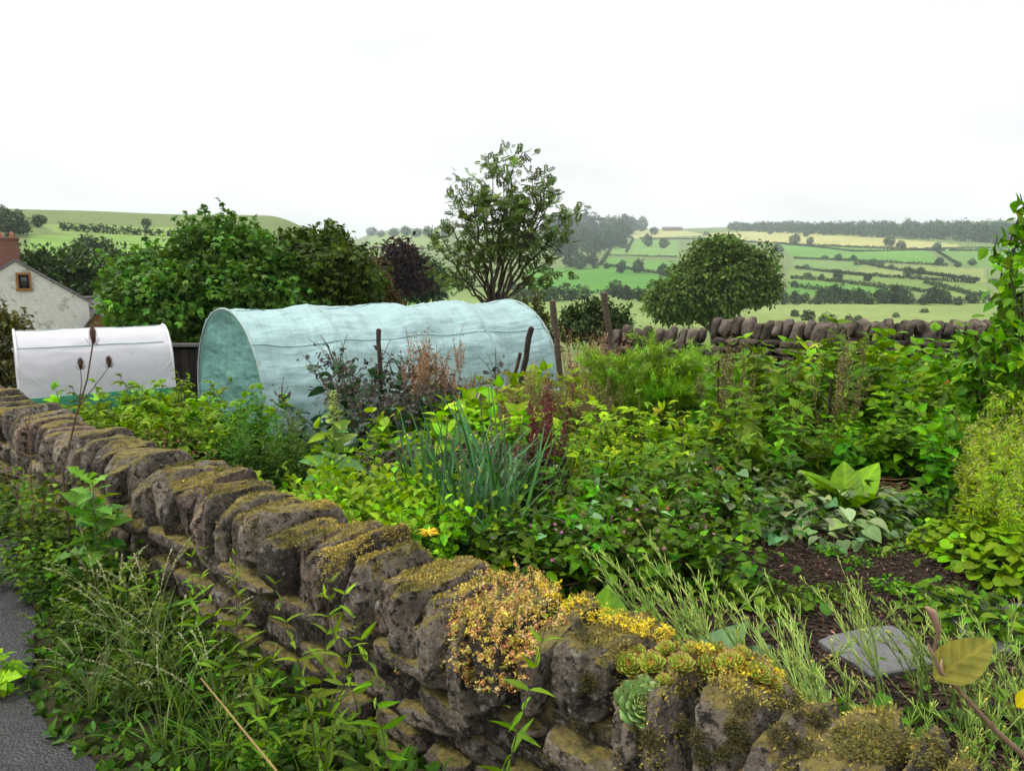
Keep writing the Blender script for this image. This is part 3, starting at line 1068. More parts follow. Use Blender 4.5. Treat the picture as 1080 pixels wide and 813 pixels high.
_w0 = at_depth(22, 349, 10.4)
_zb = at_depth(22, 424, 10.4)[2]
wt_, wax, wpv = tunnel('white_tunnel', 'small white sheeted garden tunnel on a green base behind the wall at left', (_w0[0] - .12, 10.4, _zb + .0),
       (.82, .57), 1.97, 1.15, _w0[2] - _zb - .12, (M_POLY, M_POLY), [0.0, .97, 1.95], .12, .010, .015, (.72, .72, .72))
def base_board():
    for d_ in (.575, -.575):
        mb = MB()
        Rm = np.stack([np.array([wax[0], wax[1], 0]), np.array([wpv[0], wpv[1], 0]), np.array([0, 0, 1.])], 1)
        c = np.array([wax[0] * .975 + wpv[0] * d_, wax[1] * .975 + wpv[1] * d_, -.06])
        mb.box(c, (1.98, .06, .36), (.05, .27, .15), Rm, bev=.01)
        mb.build('base_board', M_PLAIN, wt_)
    mb = MB()
    for (l0, l1) in ((.02, .42), (1.93, 1.53)):
        p0 = np.array([wax[0] * l0 + wpv[0] * .60, wax[1] * l0 + wpv[1] * .60, .52])
        p1 = np.array([wax[0] * l1 + wpv[0] * .60, wax[1] * l1 + wpv[1] * .60, .14])
        MB().tube([p0, p1], .0035, (.8, .8, .82), 5).build('guy_cord', M_PLAIN, wt_)
base_board()

# ------------------------------------------------------------------ the whitewashed house
def house():
    Y0 = 34.0
    apex = at_depth(16, 276, Y0)
    eave = at_depth(92, 320, Y0)
    gx, gy = apex[0], Y0
    zg = G(gx, gy) - .4
    al = math.atan2(-gx, gy)
    root = empty('whitewashed_house', (gx, gy, zg), al)
    tag(root, 'whitewashed stone cottage with a red brick chimney and one small gable window', 'house')
    hw = 76 / FPX * Y0 * math.cos(al)
    za, ze = apex[2] - zg, eave[2] - zg
    D = 8.0
    # gable wall as a five-sided block running back
    V = [(-hw, 0, 0), (hw, 0, 0), (hw, 0, ze), (0, 0, za), (-hw, 0, ze)]
    V = V + [(x, D, z) for x, _, z in V]
    F4 = [(0, 5, 6, 1), (1, 6, 7, 2), (4, 9, 5, 0)]
    mb = MB().add(V, F4, (1, 1, 1))
    mb.add(V, [(0, 1, 2), (0, 2, 4), (2, 3, 4), (5, 7, 6), (5, 9, 7), (7, 9, 8)], (1, 1, 1))
    mb.build('gable_wall', M_WHITEWALL, root, smooth_=False)
    rb = MB()
    sl = math.atan2(za - ze, hw)
    for sgn in (1, -1):
        ln = math.hypot(hw, za - ze) + .18
        c = np.array([sgn * (hw / 2 + .05), D / 2, (za + ze) / 2 + .05])
        rb.box(c, (ln, D + .16, .10), (1, 1, 1), roty(sgn * sl))
    rb.build('roof', M_SLATE, root, smooth_=False)
    # brick chimney on the ridge
    ch = MB()
    cp = at_depth(9, 252, Y0 + .5)
    cx = -7 / FPX * Y0 * math.cos(al)
    ztop = cp[2] - zg
    ch.box((cx, .5, (ztop + za) / 2 - .35), (.92, .62, ztop - za + .7), (1, 1, 1))
    ch.box((cx, .5, ztop - .02), (1.0, .70, .10), (1, 1, 1))
    co = ch.build('chimney', M_BRICK, root, smooth_=False)
    for dx in (-.22, .22):
        p = MB().tube([(cx + dx, .5, ztop + .03), (cx + dx, .5, ztop + .26)], [.11, .09], (.35, .14, .09), 10)
        p.build('chimney_pot', M_PLAIN, co)
    # window
    wc = at_depth(23, 297, Y0)
    wx, wz = 7 / FPX * Y0 * math.cos(al), wc[2] - zg
    fr = MB()
    for dx, dz, sx, sz in ((0, .35, .58, .10), (0, -.37, .64, .12), (-.25, 0, .09, .62), (.25, 0, .09, .62)):
        fr.box((wx + dx, -.03, wz + dz), (sx, .10, sz), (.27, .12, .045))
    wo = fr.build('window_frame', M_PLAIN, root, smooth_=False)
    MB().box((wx, -.012, wz), (.42, .02, .62), (1, 1, 1)).build('pane', M_PANE, wo)
    # stone-slated lean-to behind on the right
    q2 = at_depth(100, 316, Y0 + 4)
    r2 = empty('outbuilding', (q2[0] - .6, q2[1], zg), .35)
    tag(r2, 'low outbuilding with purple grey slate roof beside the whitewashed cottage', 'building')
    e0 = at_depth(88, 316, Y0 + 3); e1 = at_depth(118, 346, Y0 + 3)
    ridge, eav = e0[2] - zg, e1[2] - zg
    MB().box((.2, 1.5, eav / 2), (3.2, 3.0, eav), (.45, .4, .38)).build('wall', M_STONE2, r2, smooth_=False)
    sl2 = math.atan2(ridge - eav, 1.6)
    rb = MB()
    lng = math.hypot(ridge - eav, 1.6) + .2
    rb.box((.2, .75, (ridge + eav) / 2), (3.5, lng, .08), (1, 1, 1), rotx(sl2))
    rb.box((.2, 2.25, (ridge + eav) / 2), (3.5, lng, .08), (1, 1, 1), rotx(-sl2))
    rb.build('roof', M_SLATE, r2, smooth_=False)
    # little brown gable in front of it
    g = at_depth(103, 328, Y0 + 1.0)
    r3 = empty('garden_shed', (g[0], Y0 + 1.0, zg))
    gz = g[2] - zg
    tag(r3, 'small brown gabled shed peeping above the tunnel beside the slate roof', 'shed')
    V = [(-.62, 0, 0), (.62, 0, 0), (.62, 0, gz - .8), (0, 0, gz), (-.62, 0, gz - .8)]
    V = V + [(x, 1.6, z) for x, _, z in V]
    mb = MB().add(V, F4, (.16, .075, .045))
    mb.add(V, [(0, 1, 2), (0, 2, 4), (2, 3, 4), (5, 7, 6), (5, 9, 7), (7, 9, 8)], (.16, .075, .045))
    mb.build('wall', M_WOOD, r3, smooth_=False)
    rb = MB()
    for sgn in (1, -1):
        rb.box((sgn * .33, .8, gz - .36), (1.08, 1.8, .06), (1, 1, 1), roty(sgn * math.atan2(.8, .62)))
    rb.build('roof', M_SLATE, r3, smooth_=False)
house()
# dark timber shed glimpsed between the two tunnels
def small_shed():
    p = at_depth(187, 368, 13.2)
    z0 = G(p[0], 13.2)
    r = empty('timber_shed', (p[0], 13.2, z0))
    tag(r, 'dark timber shed glimpsed between the white tunnel and the green tunnel', 'shed')
    hh = p[2] - z0
    mb = MB()
    for k in range(9):
        mb.box((-.5 + k * .125, 0, hh / 2), (.118, .03, hh), np.array([.035, .028, .024]) * rng.uniform(.7, 1.3))
    mb.box((0, .5, hh / 2), (1.1, .95, hh - .02), (.03, .025, .022))
    mb.build('board_wall', M_WOOD, r, smooth_=False)
    MB().box((0, .45, hh + .03), (1.3, 1.2, .05), (.10, .095, .09), rotx(-.08)).build('roof', M_PLAIN, r, smooth_=False)
small_shed()

# ------------------------------------------------------------------ trees
def crown_pts(lobes, n, shell=(.62, 1.06), inner=.15, lumps=0):
    lobes = np.array(lobes, float)
    if lumps:
        ex = []
        for l in lobes:
            for _ in range(lumps):
                d = unit(rng.normal(0, 1, 3)); r = rng.uniform(.28, .5)
                ex.append(np.concatenate([l[:3] + d * l[3:] * rng.uniform(.62, .92), l[3:] * r]))
        lobes = np.vstack([lobes * np.array([1, 1, 1, .74, .74, .74]), np.array(ex)])
    wts = (lobes[:, 3] * lobes[:, 4] + lobes[:, 4] * lobes[:, 5]) ; wts /= wts.sum()
    P, O = [], []
    tries = 0
    while sum(len(p) for p in P) < n and tries < 40:
        m = n
        li = rng.choice(len(lobes), m, p=wts)
        d = unit(rng.normal(0, 1, (m, 3)))
        rr = np.where(rng.random(m) < inner, rng.uniform(.2, shell[0], m), rng.uniform(shell[0], shell[1], m) )
        p = lobes[li, :3] + d * lobes[li, 3:] * rr[:, None]
        q = np.stack([np.linalg.norm((p - l[:3]) / l[3:], axis=1) + 9 * (li == k) for k, l in enumerate(lobes)], 1).min(1)
        keep = (q > .66) | (rng.random(m) < .12)
        P.append(p[keep]); O.append(unit(d[keep] / lobes[li[keep], 3:]))
        tries += 1
    return np.vstack(P)[:n], np.vstack(O)[:n]
def leaf_clusters(mb, P, O, per, rc, tmpl, ls, col, amp=.25, droop=.35, flat=.7, mi=0, cl_amp=.32):
    n = len(P)
    idx = np.repeat(np.arange(n), per)
    off = rng.normal(0, 1, (len(idx), 3)) * np.array([1, 1, flat]) * rc * .55
    # sprigs point outwards
    out = O[idx] * np.abs(rng.normal(0, .6, (len(idx), 1))) * rc
    pos = P[idx] + off + out
    D = unit(O[idx] * .8 + rng.normal(0, .7, (len(idx), 3)) + np.array([0, 0, -droop]))
    X, Y, Z = frames(D, .45)
    ct = np.exp(rng.normal(0, cl_amp, n))[idx][:, None]
    C = cvar(col, len(idx), amp) * ct
    mb.inst(tmpl, pos, X, Y, Z, ls * rng.uniform(.65, 1.3, len(idx)), np.clip(C, .004, .8), mi)
def limb(mb, p0, p1, r0, r1, C, k=6, wob=.08, seg=7):
    p0, p1 = np.asarray(p0, float), np.asarray(p1, float)
    t = np.linspace(0, 1, seg)[:, None]
    ln = np.linalg.norm(p1 - p0)
    pts = p0 + (p1 - p0) * t + rng.normal(0, wob * ln * .5, (seg, 3)) * np.sin(t * PI) 
    pts[:, 2] += np.sin(t[:, 0] * PI) * ln * .05
    mb.tube(pts, np.linspace(r0, r1, seg), C, k)
    return pts
def bushy_tree(name, label, cat, base, lobes, ncl, per, rc, tmpl, ls, col, trunk_r, mat_leaf=None, group=None, bark=(.09, .07, .055), twigs=0, root=None):
    root = empty(name, base)
    tag(root, label, cat, group)
    tb = MB()
    lo = np.array(lobes, float)
    top = np.array([lo[:, 0].mean() * .3, lo[:, 1].mean() * .3, max(lo[:, 2].min() * .5, .3)])
    limb(tb, (0, 0, -.3), top, trunk_r, trunk_r * .75, bark, 9, .04)
    for l in lobes:
        mid = limb(tb, top, l[:3], trunk_r * .55, trunk_r * .18, bark, 6)
        for q in range(4):
            d = unit(rng.normal(0, 1, 3)) * np.array(l[3:]) * .85
            limb(tb, mid[rng.integers(3, 7)], np.array(l[:3]) + d, trunk_r * .16, trunk_r * .03, bark, 4)
    part(tb, 'trunk', M_BARK, root)
    P, O = crown_pts(lobes, ncl, lumps=7)
    keep = P[:, 2] > .02
    mb = MB()
    leaf_clusters(mb, P[keep], O[keep], per, rc, tmpl, ls, col)
    if twigs:
        # stray leading shoots that break the outline
        top_i = np.argsort(-(P[:, 2] + rng.normal(0, .4, len(P))))[:twigs]
        for i in top_i:
            dd = unit(O[i] * .6 + np.array([rng.normal(0, .3), rng.normal(0, .3), 1.0]))
            ln = rng.uniform(1.2, 3.2) * rc
            t_ = np.linspace(0, 1, 6)
            pts = P[i] + dd * ln * t_[:, None]
            tb2 = MB()
            mb.tube(pts, [.008, .003], (.08, .09, .03), 3)
            k = 14
            tt = rng.uniform(.15, 1.05, k)
            pos = P[i] + dd * ln * tt[:, None]
            D = unit(rng.normal(0, 1, (k, 3)) + np.array([0, 0, .1]))
            X, Y, Z = frames(D, .4)
            mb.inst(tmpl, pos, X, Y, Z, ls * rng.uniform(.7, 1.2, k), cvar(col, k) * 1.1)
    part(mb, 'crown', mat_leaf or M_TREE, root)
    return root

# the big bushy trees behind the green tunnel (maple leaves)
MAPLE = join_t(OVATE, [(0, (0, .1), .85, -.1), (55, (0, .1), .7, -.1), (-55, (0, .1), .7, -.1)])
def px_lobe(px, py, Y, rx, rz, base, ry=None):
    p = at_depth(px, py, Y)
    s = Y / FPX
    return (p[0] - base[0], p[1] - base[1], p[2] - base[2], rx * s, (ry or rx) * s * .9, rz * s)
def tree_from_px(name, label, cat, bx, Y, lobes, **kw):
    z = G(x_at(bx, Y, -1.5), Y)
    base = (x_at(bx, Y, z), Y, z)
    L_ = [px_lobe(l[0], l[1], Y + (l[4] if len(l) > 4 else 0), l[2], l[3], base) for l in lobes]
    return bushy_tree(name, label, cat, base, L_, **kw)

tree_from_px('maple_tree', 'big leafy green tree spreading behind the netting tunnel, nearest to the white tunnel', 'tree', 215, 16.5,
    [(160, 308, 50, 40), (215, 285, 42, 38), (262, 274, 40, 36), (200, 335, 75, 50), (282, 320, 60, 50), (142, 328, 28, 28, .5), (243, 308, 58, 52)],
    ncl=1500, per=20, rc=.22, tmpl=MAPLE, ls=.128, col=(.082, .155, .036), trunk_r=.14, twigs=46)
tree_from_px('maple_tree', 'green leafy tree with wispy top shoots right of the biggest tree behind the tunnel', 'tree', 335, 17.5,
    [(322, 288, 36, 34), (352, 296, 38, 34), (335, 326, 54, 42), (374, 312, 32, 28)],
    ncl=820, per=20, rc=.22, tmpl=MAPLE, ls=.125, col=(.086, .160, .036), trunk_r=.12, twigs=36)
tree_from_px('hawthorn_tree', 'rust tinged hawthorn at the right side of the bushy trees behind the tunnel', 'tree', 385, 18.5,
    [(385, 305, 26, 30), (402, 318, 18, 24), (372, 322, 24, 24)],
    ncl=520, per=14, rc=.18, tmpl=DIAMOND, ls=.12, col=(.085, .065, .028), trunk_r=.08, twigs=10)
tree_from_px('dark_shrub', 'dark green shrub between the white cottage roof and the big leafy tree', 'shrub', 85, 47.0,
    [(40, 285, 30, 16), (66, 290, 30, 22), (95, 300, 28, 22), (125, 300, 30, 30)],
    ncl=520, per=13, rc=.5, tmpl=DIAMOND, ls=.38, col=(.038, .075, .022), trunk_r=.1)
tree_from_px('garden_shrub', 'reddish green shrub at the left edge beside the white tunnel', 'shrub', 4, 13.4,
    [(6, 362, 24, 32), (16, 340, 14, 14), (-10, 350, 24, 30), (22, 372, 16, 24), (2, 392, 22, 24)],
    ncl=260, per=14, rc=.13, tmpl=OVATE, ls=.085, col=(.085, .085, .026), trunk_r=.04, twigs=12)
# trees below, past the garden
tree_from_px('copper_tree', 'dark copper coloured tree beyond the hawthorn', 'tree', 424, 60.,
    [(420, 280, 20, 24), (436, 288, 16, 18), (410, 296, 14, 14)],
    ncl=420, per=12, rc=.5, tmpl=DIAMOND, ls=.42, col=(.045, .028, .030), trunk_r=.25, mat_leaf=M_FAR)
tree_from_px('round_tree', 'grey green round tree standing just right of the copper tree', 'tree', 447, 66.,
    [(446, 292, 18, 20), (458, 300, 12, 14), (434, 302, 12, 12)],
    ncl=380, per=12, rc=.5, tmpl=DIAMOND, ls=.42, col=(.045, .085, .045), trunk_r=.25, mat_leaf=M_FAR)
tree_from_px('broad_tree', 'large round crowned broadleaf tree standing alone in the field behind the back wall', 'tree', 752, 72.,
    [(765, 283, 44, 32), (735, 296, 34, 30), (796, 296, 27, 28), (752, 310, 56, 26), (706, 318, 20, 18), (764, 268, 24, 18), (808, 304, 14, 16)],
    ncl=2600, per=11, rc=.50, tmpl=DIAMOND, ls=.44, col=(.092, .145, .038), trunk_r=.6, mat_leaf=M_FAR)
tree_from_px('field_bush', 'rounded dark bush behind the two leaning posts', 'shrub', 622, 30.,
    [(620, 335, 26, 20), (640, 338, 20, 17), (606, 342, 16, 16)],
    ncl=420, per=13, rc=.24, tmpl=DIAMOND, ls=.2, col=(.050, .080, .030), trunk_r=.1, mat_leaf=M_FAR)
tree_from_px('field_bush', 'small olive bush at the far end of the netting tunnel', 'shrub', 562, 16.5,
    [(560, 338, 16, 18), (570, 352, 14, 18)],
    ncl=220, per=12, rc=.14, tmpl=DIAMOND, ls=.11, col=(.075, .095, .03), trunk_r=.05, twigs=10)

# the airy multi stemmed tree past the tunnel
def airy_tree():
    Y0 = 20.0
    z = G(x_at(522, Y0, -2), Y0)
    base = np.array([x_at(522, Y0, z), Y0, z])
    root = empty('rowan_tree', base)
    tag(root, 'tall airy many stemmed tree with sky showing through, rising behind the netting tunnel', 'tree')
    st, lf = MB(), MB()
    bark = (.085, .065, .05)
    fork = at_depth(521, 322, Y0) - base
    limb(st, (0, 0, -.3), fork - np.array([0, 0, .2]), .14, .12, bark, 9, .03)
    P, O = [], []
    ends = [(474, 236, .5), (497, 195, -.4), (520, 178, .6), (543, 170, -.6), (566, 186, .4), (584, 208, -.3), (597, 232, .5), (508, 215, -.9), (556, 208, 1.0), (462, 262, -.3), (594, 258, .2), (532, 190, .1), (484, 212, .8), (576, 198, -.8), (536, 215, -.9), (570, 222, -.6)]
    for k, (ex, ey, dy) in enumerate(ends):
        e = at_depth(ex, ey, Y0 + dy * 1.3) - base
        s0 = fork + rng.normal(0, .07, 3) - np.array([0, 0, rng.uniform(0, .35)])
        n = 11
        t = np.linspace(0, 1, n)[:, None]
        # rise steeply then splay
        pts = s0 + (e - s0) * np.stack([t[:, 0] ** 1.02, t[:, 0] ** 1.02, t[:, 0] ** .9], -1) + rng.normal(0, .05, (n, 3)) * np.sin(t * PI)
        st.tube(pts, [.045, .028, .008], bark, 6)
        for b in range(16):
            i = rng.integers(4, n)
            p0 = pts[i]
            d = unit(np.array([rng.normal(0, 1), rng.normal(0, 1), rng.uniform(.0, 1.0)]) + .5 * unit(pts[min(i + 1, n - 1)] - pts[i - 1]))
            ln = rng.uniform(.3, .95) * (1.1 - .45 * i / n)
            q = limb(st, p0, p0 + d * ln, .012, .004, bark, 4, .08, 5)
            for w in range(4):
                P.append(q[rng.integers(2, 5)] + rng.normal(0, .05, 3)); O.append(d)
        for w in range(5):
            P.append(pts[-1] + rng.normal(0, .09, 3)); O.append(unit(pts[-1] - pts[-3]))
    # low side limbs left and right
    for ex, ey in ((462, 285), (470, 300), (600, 285), (455, 240), (602, 245), (482, 262), (575, 290)):
        e = at_depth(ex, ey, Y0 + rng.normal(0, .5)) - base
        q = limb(st, fork + (e - fork) * .08, e, .03, .006, bark, 5, .08, 9)
        for w in range(16):
            P.append(q[rng.integers(4, 9)] + rng.normal(0, .12, 3)); O.append(unit(e - fork))
    P, O = np.array(P), np.array(O)
    sel = rng.random(len(P)) < np.where(P[:, 2] < 2.2, .28, .56)
    P, O = P[sel], O[sel]
    leaf_clusters(lf, P, O, 3, .10, PINN, .25, (.105, .190, .055), .28, .45, .8)
    part(st, 'trunk', M_BARK, root)
    part(lf, 'crown', M_TREE, root)
airy_tree()

# leafy young fruit tree at the right edge
def apple_tree():
    Y0 = 5.6
    z = G(x_at(1060, Y0, -.2), Y0)
    base = np.array([x_at(1062, Y0, z), Y0, z])
    root = empty('fruit_tree', base)
    tag(root, 'young fruit tree with large pale green leaves at the right edge', 'tree')
    st, lf = MB(), MB()
    bark = (.10, .08, .06)
    P, O = [], []
    ends = [(1076, 205, .1, .9), (1052, 250, .2, .8), (1070, 268, -.2, .8), (1048, 330, .3, .6), (1020, 345, .2, .5), (1030, 372, -.3, .5), (1005, 368, .5, .5), (1068, 320, .2, .5), (1040, 350, -.2, .5), (1010, 350, .1, .5), (1080, 385, -.3, .5), (1045, 385, .2, .5), (1022, 410, .2, .5), (1074, 230, .1, .6), (1062, 285, .3, .6), (1075, 350, -.5, .5), (1060, 300, 0, .7), (1100, 300, .3, .7), (1110, 370, .4, .6), (1015, 395, -.1, .5), (1050, 405, -.5, .5), (1090, 250, .1, .6), (985, 380, .4, .4)]
    fork = np.array([0, 0, .45])
    limb(st, (0, 0, -.1), fork, .045, .035, bark, 7, .02)
    for ex, ey, dy, w in ends:
        e = at_depth(ex, ey, Y0 + dy) - base
        q = limb(st, fork + rng.normal(0, .03, 3), e, .018, .004, bark, 5, .1, 10)
        dd = unit(q[-1] - q[-3])
        m = 60
        tt = rng.uniform(.34, 1.0, m) * 9
        i0 = np.minimum(tt.astype(int), 8)
        pos = q[i0] + (q[i0 + 1] - q[i0]) * (tt - i0)[:, None]
        P.append(pos + rng.normal(0, .035, pos.shape)); O.append(np.tile(dd, (m, 1)))
    P, O = np.vstack(P), np.vstack(O)
    D = unit(rng.normal(0, 1, P.shape) + O * .3 + np.array([0, 0, -.1]))
    X, Y, Z = frames(D, .4)
    lf.inst(OVATE, P, X, Y, Z, rng.uniform(.065, .125, len(P)), cvar((.115, .225, .045), len(P), .3))
    part(st, 'trunk', M_BARK, root)
    part(lf, 'crown', M_LEAF, root)
apple_tree()

# ------------------------------------------------------------------ far trees, hedges and woods
def far_tree_proto(kind, seed):
    """unit-height hedgerow tree, crown and trunk in one small mesh"""
    mb = MB()
    if kind == 'tree':
        lobes = [(0, 0, .60, .36, .36, .36), (.18, .1, .50, .26, .26, .26), (-.2, -.05, .48, .28, .28, .26), (.05, -.15, .38, .32, .3, .24), (-.08, .1, .78, .2, .2, .2)]
        lobes = [tuple(np.array(l) * rng.uniform(.85, 1.15, 6)) for l in lobes]
        n, rc, ls = 230, .06, .10
    elif kind == 'bush':
        lobes = [(0, 0, .45, .6, .6, .5), (.5, .1, .35, .42, .42, .4), (-.45, -.1, .38, .45, .4, .42)]
        lobes = [tuple(np.array(l) * rng.uniform(.85, 1.15, 6)) for l in lobes]
        n, rc, ls = 210, .08, .14
    P, O = crown_pts(lobes, n)
    k = P[:, 2] > .03
    leaf_clusters(mb, P[k], O[k], 7, rc, DIAMOND, ls, (.042, .074, .032), .2, .3, .8, 0)
    mb.tube([(0, 0, -.25), (0, 0, .2), (.02, 0, .6)], [.035, .03, .015], (.05, .04, .032), 5, 1)
    o = mb.build('field_tree', [M_FAR, M_BARK], None, True, False)
    return o.data
PROTO_T = [far_tree_proto('tree', k) for k in range(4)]
PROTO_B = [far_tree_proto('bush', k) for k in range(3)]
def far_tree(px, py, hpx, bush=False, label=None, group=None, wide=1.0, name=None):
    x, y, z = hit(px, py)
    dep = y * CT + (1.75 - z) * ST
    hgt = hpx * dep / FPX
    me = (PROTO_B if bush else PROTO_T)[rng.integers(0, 3 if bush else 4)]
    o = bpy.data.objects.new(name or ('hedge_bush' if bush else 'field_tree'), me)
    o.location = (x, y, z - .03 * hgt)
    o.scale = (hgt * wide * rng.uniform(.9, 1.15), hgt * wide, hgt)
    o.rotation_euler = (0, 0, rng.uniform(0, 6.28))
    COL.objects.link(o)
    tag(o, label or ('small dark bush growing along a field hedge across the valley' if bush else 'dark hedgerow tree standing in the fields across the valley'),
        'bush' if bush else 'tree', group or ('bushes along the field hedges' if bush else 'hedgerow trees across the valley'))
    return o
# (px, base py, height px)
TREES = [(598, 250, 26), (607, 246, 20), (618, 248, 24), (630, 250, 22), (640, 247, 18), (660, 247, 20), (668, 244, 14), (677, 244, 14), (584, 252, 24), (592, 256, 26), (640, 262, 20), (652, 258, 18), (628, 268, 18),
         (690, 248, 8), (683, 260, 12), (700, 262, 10), (600, 282, 14), (612, 284, 16), (624, 280, 14), (655, 288, 12), (673, 288, 14), (700, 292, 13), (648, 314, 18), (660, 317, 16), (674, 318, 14), (692, 318, 14), (668, 316, 10),
         (838, 258, 10), (854, 258, 7), (820, 268, 10), (884, 275, 7), (900, 275, 6), (884, 297, 12), (915, 297, 8), (958, 291, 9), (970, 291, 9), (838, 302, 6), (866, 295, 6), (938, 260, 10), (950, 262, 8), (988, 263, 7), (990, 280, 8), (1010, 282, 6), (1025, 280, 7),
         (866, 319, 15), (880, 320, 20), (893, 320, 14), (905, 320, 16), (930, 320, 18), (944, 320, 19), (955, 321, 16), (985, 320, 18), (996, 321, 15), (1024, 320, 11), (975, 322, 12),
         (826, 320, 12), (838, 320, 13), (848, 320, 10), (850, 250, 6), (1050, 258, 6), (1036, 256, 7),
         (40, 240, 12), (10, 250, 26), (25, 248, 18), (-10, 240, 20), (44, 236, 9), (155, 240, 9), (92, 275, 26), (112, 275, 24), (225, 240, 12), (82, 272, 16), (20, 233, 12), (4, 232, 14), (70, 280, 14),
         (372, 249, 10), (384, 248, 8), (392, 249, 9), (402, 250, 7), (415, 250, 9), (428, 249, 10), (440, 250, 9), (452, 251, 12), (362, 249, 8), (470, 252, 12)]
for px, py, h in TREES:
    far_tree(px, py, h, wide=1.0 if h > 11 else 1.25)
BUSHES = [(560, 318, 14), (580, 318, 18), (595, 317, 16), (612, 316, 14), (548, 318, 12), (618, 266, 10), (606, 270, 9), (745, 248, 4), (812, 247, 4), (850, 283, 4), (852, 292, 5), (870, 273, 4), (905, 280, 5), (920, 279, 6), (928, 281, 5), (940, 283, 4),
          (862, 321, 8), (915, 321, 9), (1010, 322, 8), (640, 283, 6), (628, 283, 6), (700, 283, 5), (872, 341, 11), (895, 341, 9), (905, 338, 6), (852, 338, 12), (838, 334, 8), (945, 335, 5), (975, 330, 5), (690, 302, 6), (720, 285, 5), (1040, 315, 6), (540, 306, 8), (550, 312, 10)]
for px, py, h in BUSHES:
    far_tree(px, py, h, True, wide=.85)
# gaps filled by two loose belts of trees on the skyline and the near wooded slope
for k in range(26):
    px = rng.uniform(575, 660)
    far_tree(px, np.interp(px, [575, 660], [262, 252]) + rng.uniform(-6, 10), rng.uniform(10, 20), wide=1.1, label='tree in the loose belt on the slope right of the airy tree', group='trees on the wooded slope')

def hedge(poly, hgt, label):
    pts = []
    for (x0, y0), (x1, y1) in zip(poly[:-1], poly[1:]):
        n = max(int(abs(x1 - x0) / 1.6), int(abs(y1 - y0)), 2)
        for k in range(n):
            t = k / n
            pts.append(hit(x0 + (x1 - x0) * t, y0 + (y1 - y0) * t))
    pts = np.array(pts)
    # resample along the ground
    seg = np.linalg.norm(np.diff(pts[:, :2], axis=0), axis=1)
    keep = np.concatenate([[True], seg < 400])
    pts = pts[keep]
    cum = np.concatenate([[0], np.cumsum(np.linalg.norm(np.diff(pts[:, :2], axis=0), axis=1))])
    step = max(cum[-1] / 420, 1.2)
    s = np.arange(0, cum[-1], step)
    if len(s) < 3: return
    x = np.interp(s, cum, pts[:, 0]); y = np.interp(s, cum, pts[:, 1])
    kk = max(3, len(x) // 14)
    xp, yp = np.pad(x, kk, mode='edge'), np.pad(y, kk, mode='edge')
    ker = np.ones(2 * kk + 1) / (2 * kk + 1)
    x, y = np.convolve(xp, ker, 'valid'), np.convolve(yp, ker, 'valid')
    z = ground(x, y)
    hh = hgt * (1 + .35 * fbm(np.stack([s / 14., s * 0, s * 0], -1), 2, 8))
    P = np.stack([x, y, z], -1)
    mb = MB()
    O = unit(rng.normal(0, 1, P.shape) + np.array([0, 0, .6]))
    for lv in (.25, .6, .9):
        Q = P.copy(); Q[:, 2] += hh * lv
        leaf_clusters(mb, Q, O, 9, max(hgt * .35, step * .6), DIAMOND, max(hgt * .55, step * .8), (.040, .066, .030), .2, .2, .6)
    mb.v = [v - pts[0] for v in mb.v]
    o = mb.build('field_hedge', M_FAR)
    o.location = pts[0]
    tag(o, label, 'hedge', 'field hedges across the valley')
HEDGES = [[(668, 252), (745, 253), (820, 258), (940, 263), (1000, 265)], [(820, 257), (905, 266), (985, 264)], [(640, 270), (716, 272)], [(640, 281), (707, 291), (760, 295)], [(556, 310), (705, 310)],
          [(835, 273), (925, 277), (1005, 281)], [(835, 283), (905, 291), (1040, 300)], [(832, 303), (960, 318)], [(832, 294), (870, 297), (1000, 312)], [(905, 278), (940, 285), (1040, 298)], [(850, 321), (1060, 320)], [(650, 252), (640, 270), (632, 283)],
          [(985, 264), (1012, 281)], [(62, 243), (120, 247), (190, 250)], [(390, 262), (470, 263)], [(400, 302), (560, 304)], [(975, 263), (1080, 262)], [(975, 299), (1040, 316)], [(700, 318), (850, 322)], [(1060, 320), (1240, 318)], [(1040, 299), (1240, 302)], [(1080, 272), (1260, 275)], [(1000, 265), (1240, 266)], [(1100, 266), (1130, 300)], [(655, 247), (668, 252), (660, 268)]]
for h in HEDGES:
    hedge(h, 1.8, 'dark hedge line dividing the fields across the valley')

def woodland():
    mb = MB()
    n = 0
    for k in range(820):
        px = rng.uniform(770, 1240)
        t = rng.random()
        top = np.interp(px, [770, 800, 1040, 1120, 1240], [243, 245, 256, 258, 250])
        py = np.interp(px, [770, 1120], [241.5, 241]) * (1 - t) + top * t
        x, y, z = hit(px, py, 900, 3000)
        h = rng.uniform(12, 19)
        P, O = crown_pts([(0, 0, .55, .42, .42, .45)], 26)
        P = P * h * np.array([1, 1, 1]) + np.array([x, y, z])
        leaf_clusters(mb, P, O, 4, h * .10, DIAMOND, h * .24, (.036, .062, .034), .2, .2, .8)
    o = mb.build('woodland', M_FAR)
    tag(o, 'dark woodland covering the ridge on the right skyline', 'woodland', kind='stuff')
woodland()
def far_barn():
    x, y, z = hit(709, 243.5)
    r = empty('barn', (x, y, z))
    tag(r, 'long low barn on the skyline above the pale stubble field', 'barn')
    s = y / FPX
    MB().box((0, 0, 2.2 * s * .5), (20 * s, 6 * s, 2.2 * s), (.2, .15, .13)).build('wall', M_PLAIN, r, smooth_=False)
    V = [(-10.3, -3.3, 2.2), (10.3, -3.3, 2.2), (10.3, 0, 3.9), (-10.3, 0, 3.9), (10.3, 3.3, 2.2), (-10.3, 3.3, 2.2)]
    MB().add(np.array(V) * s, [(0, 1, 2, 3), (3, 2, 4, 5)], (.13, .10, .10)).build('roof', M_PLAIN, r, smooth_=False)
far_barn()
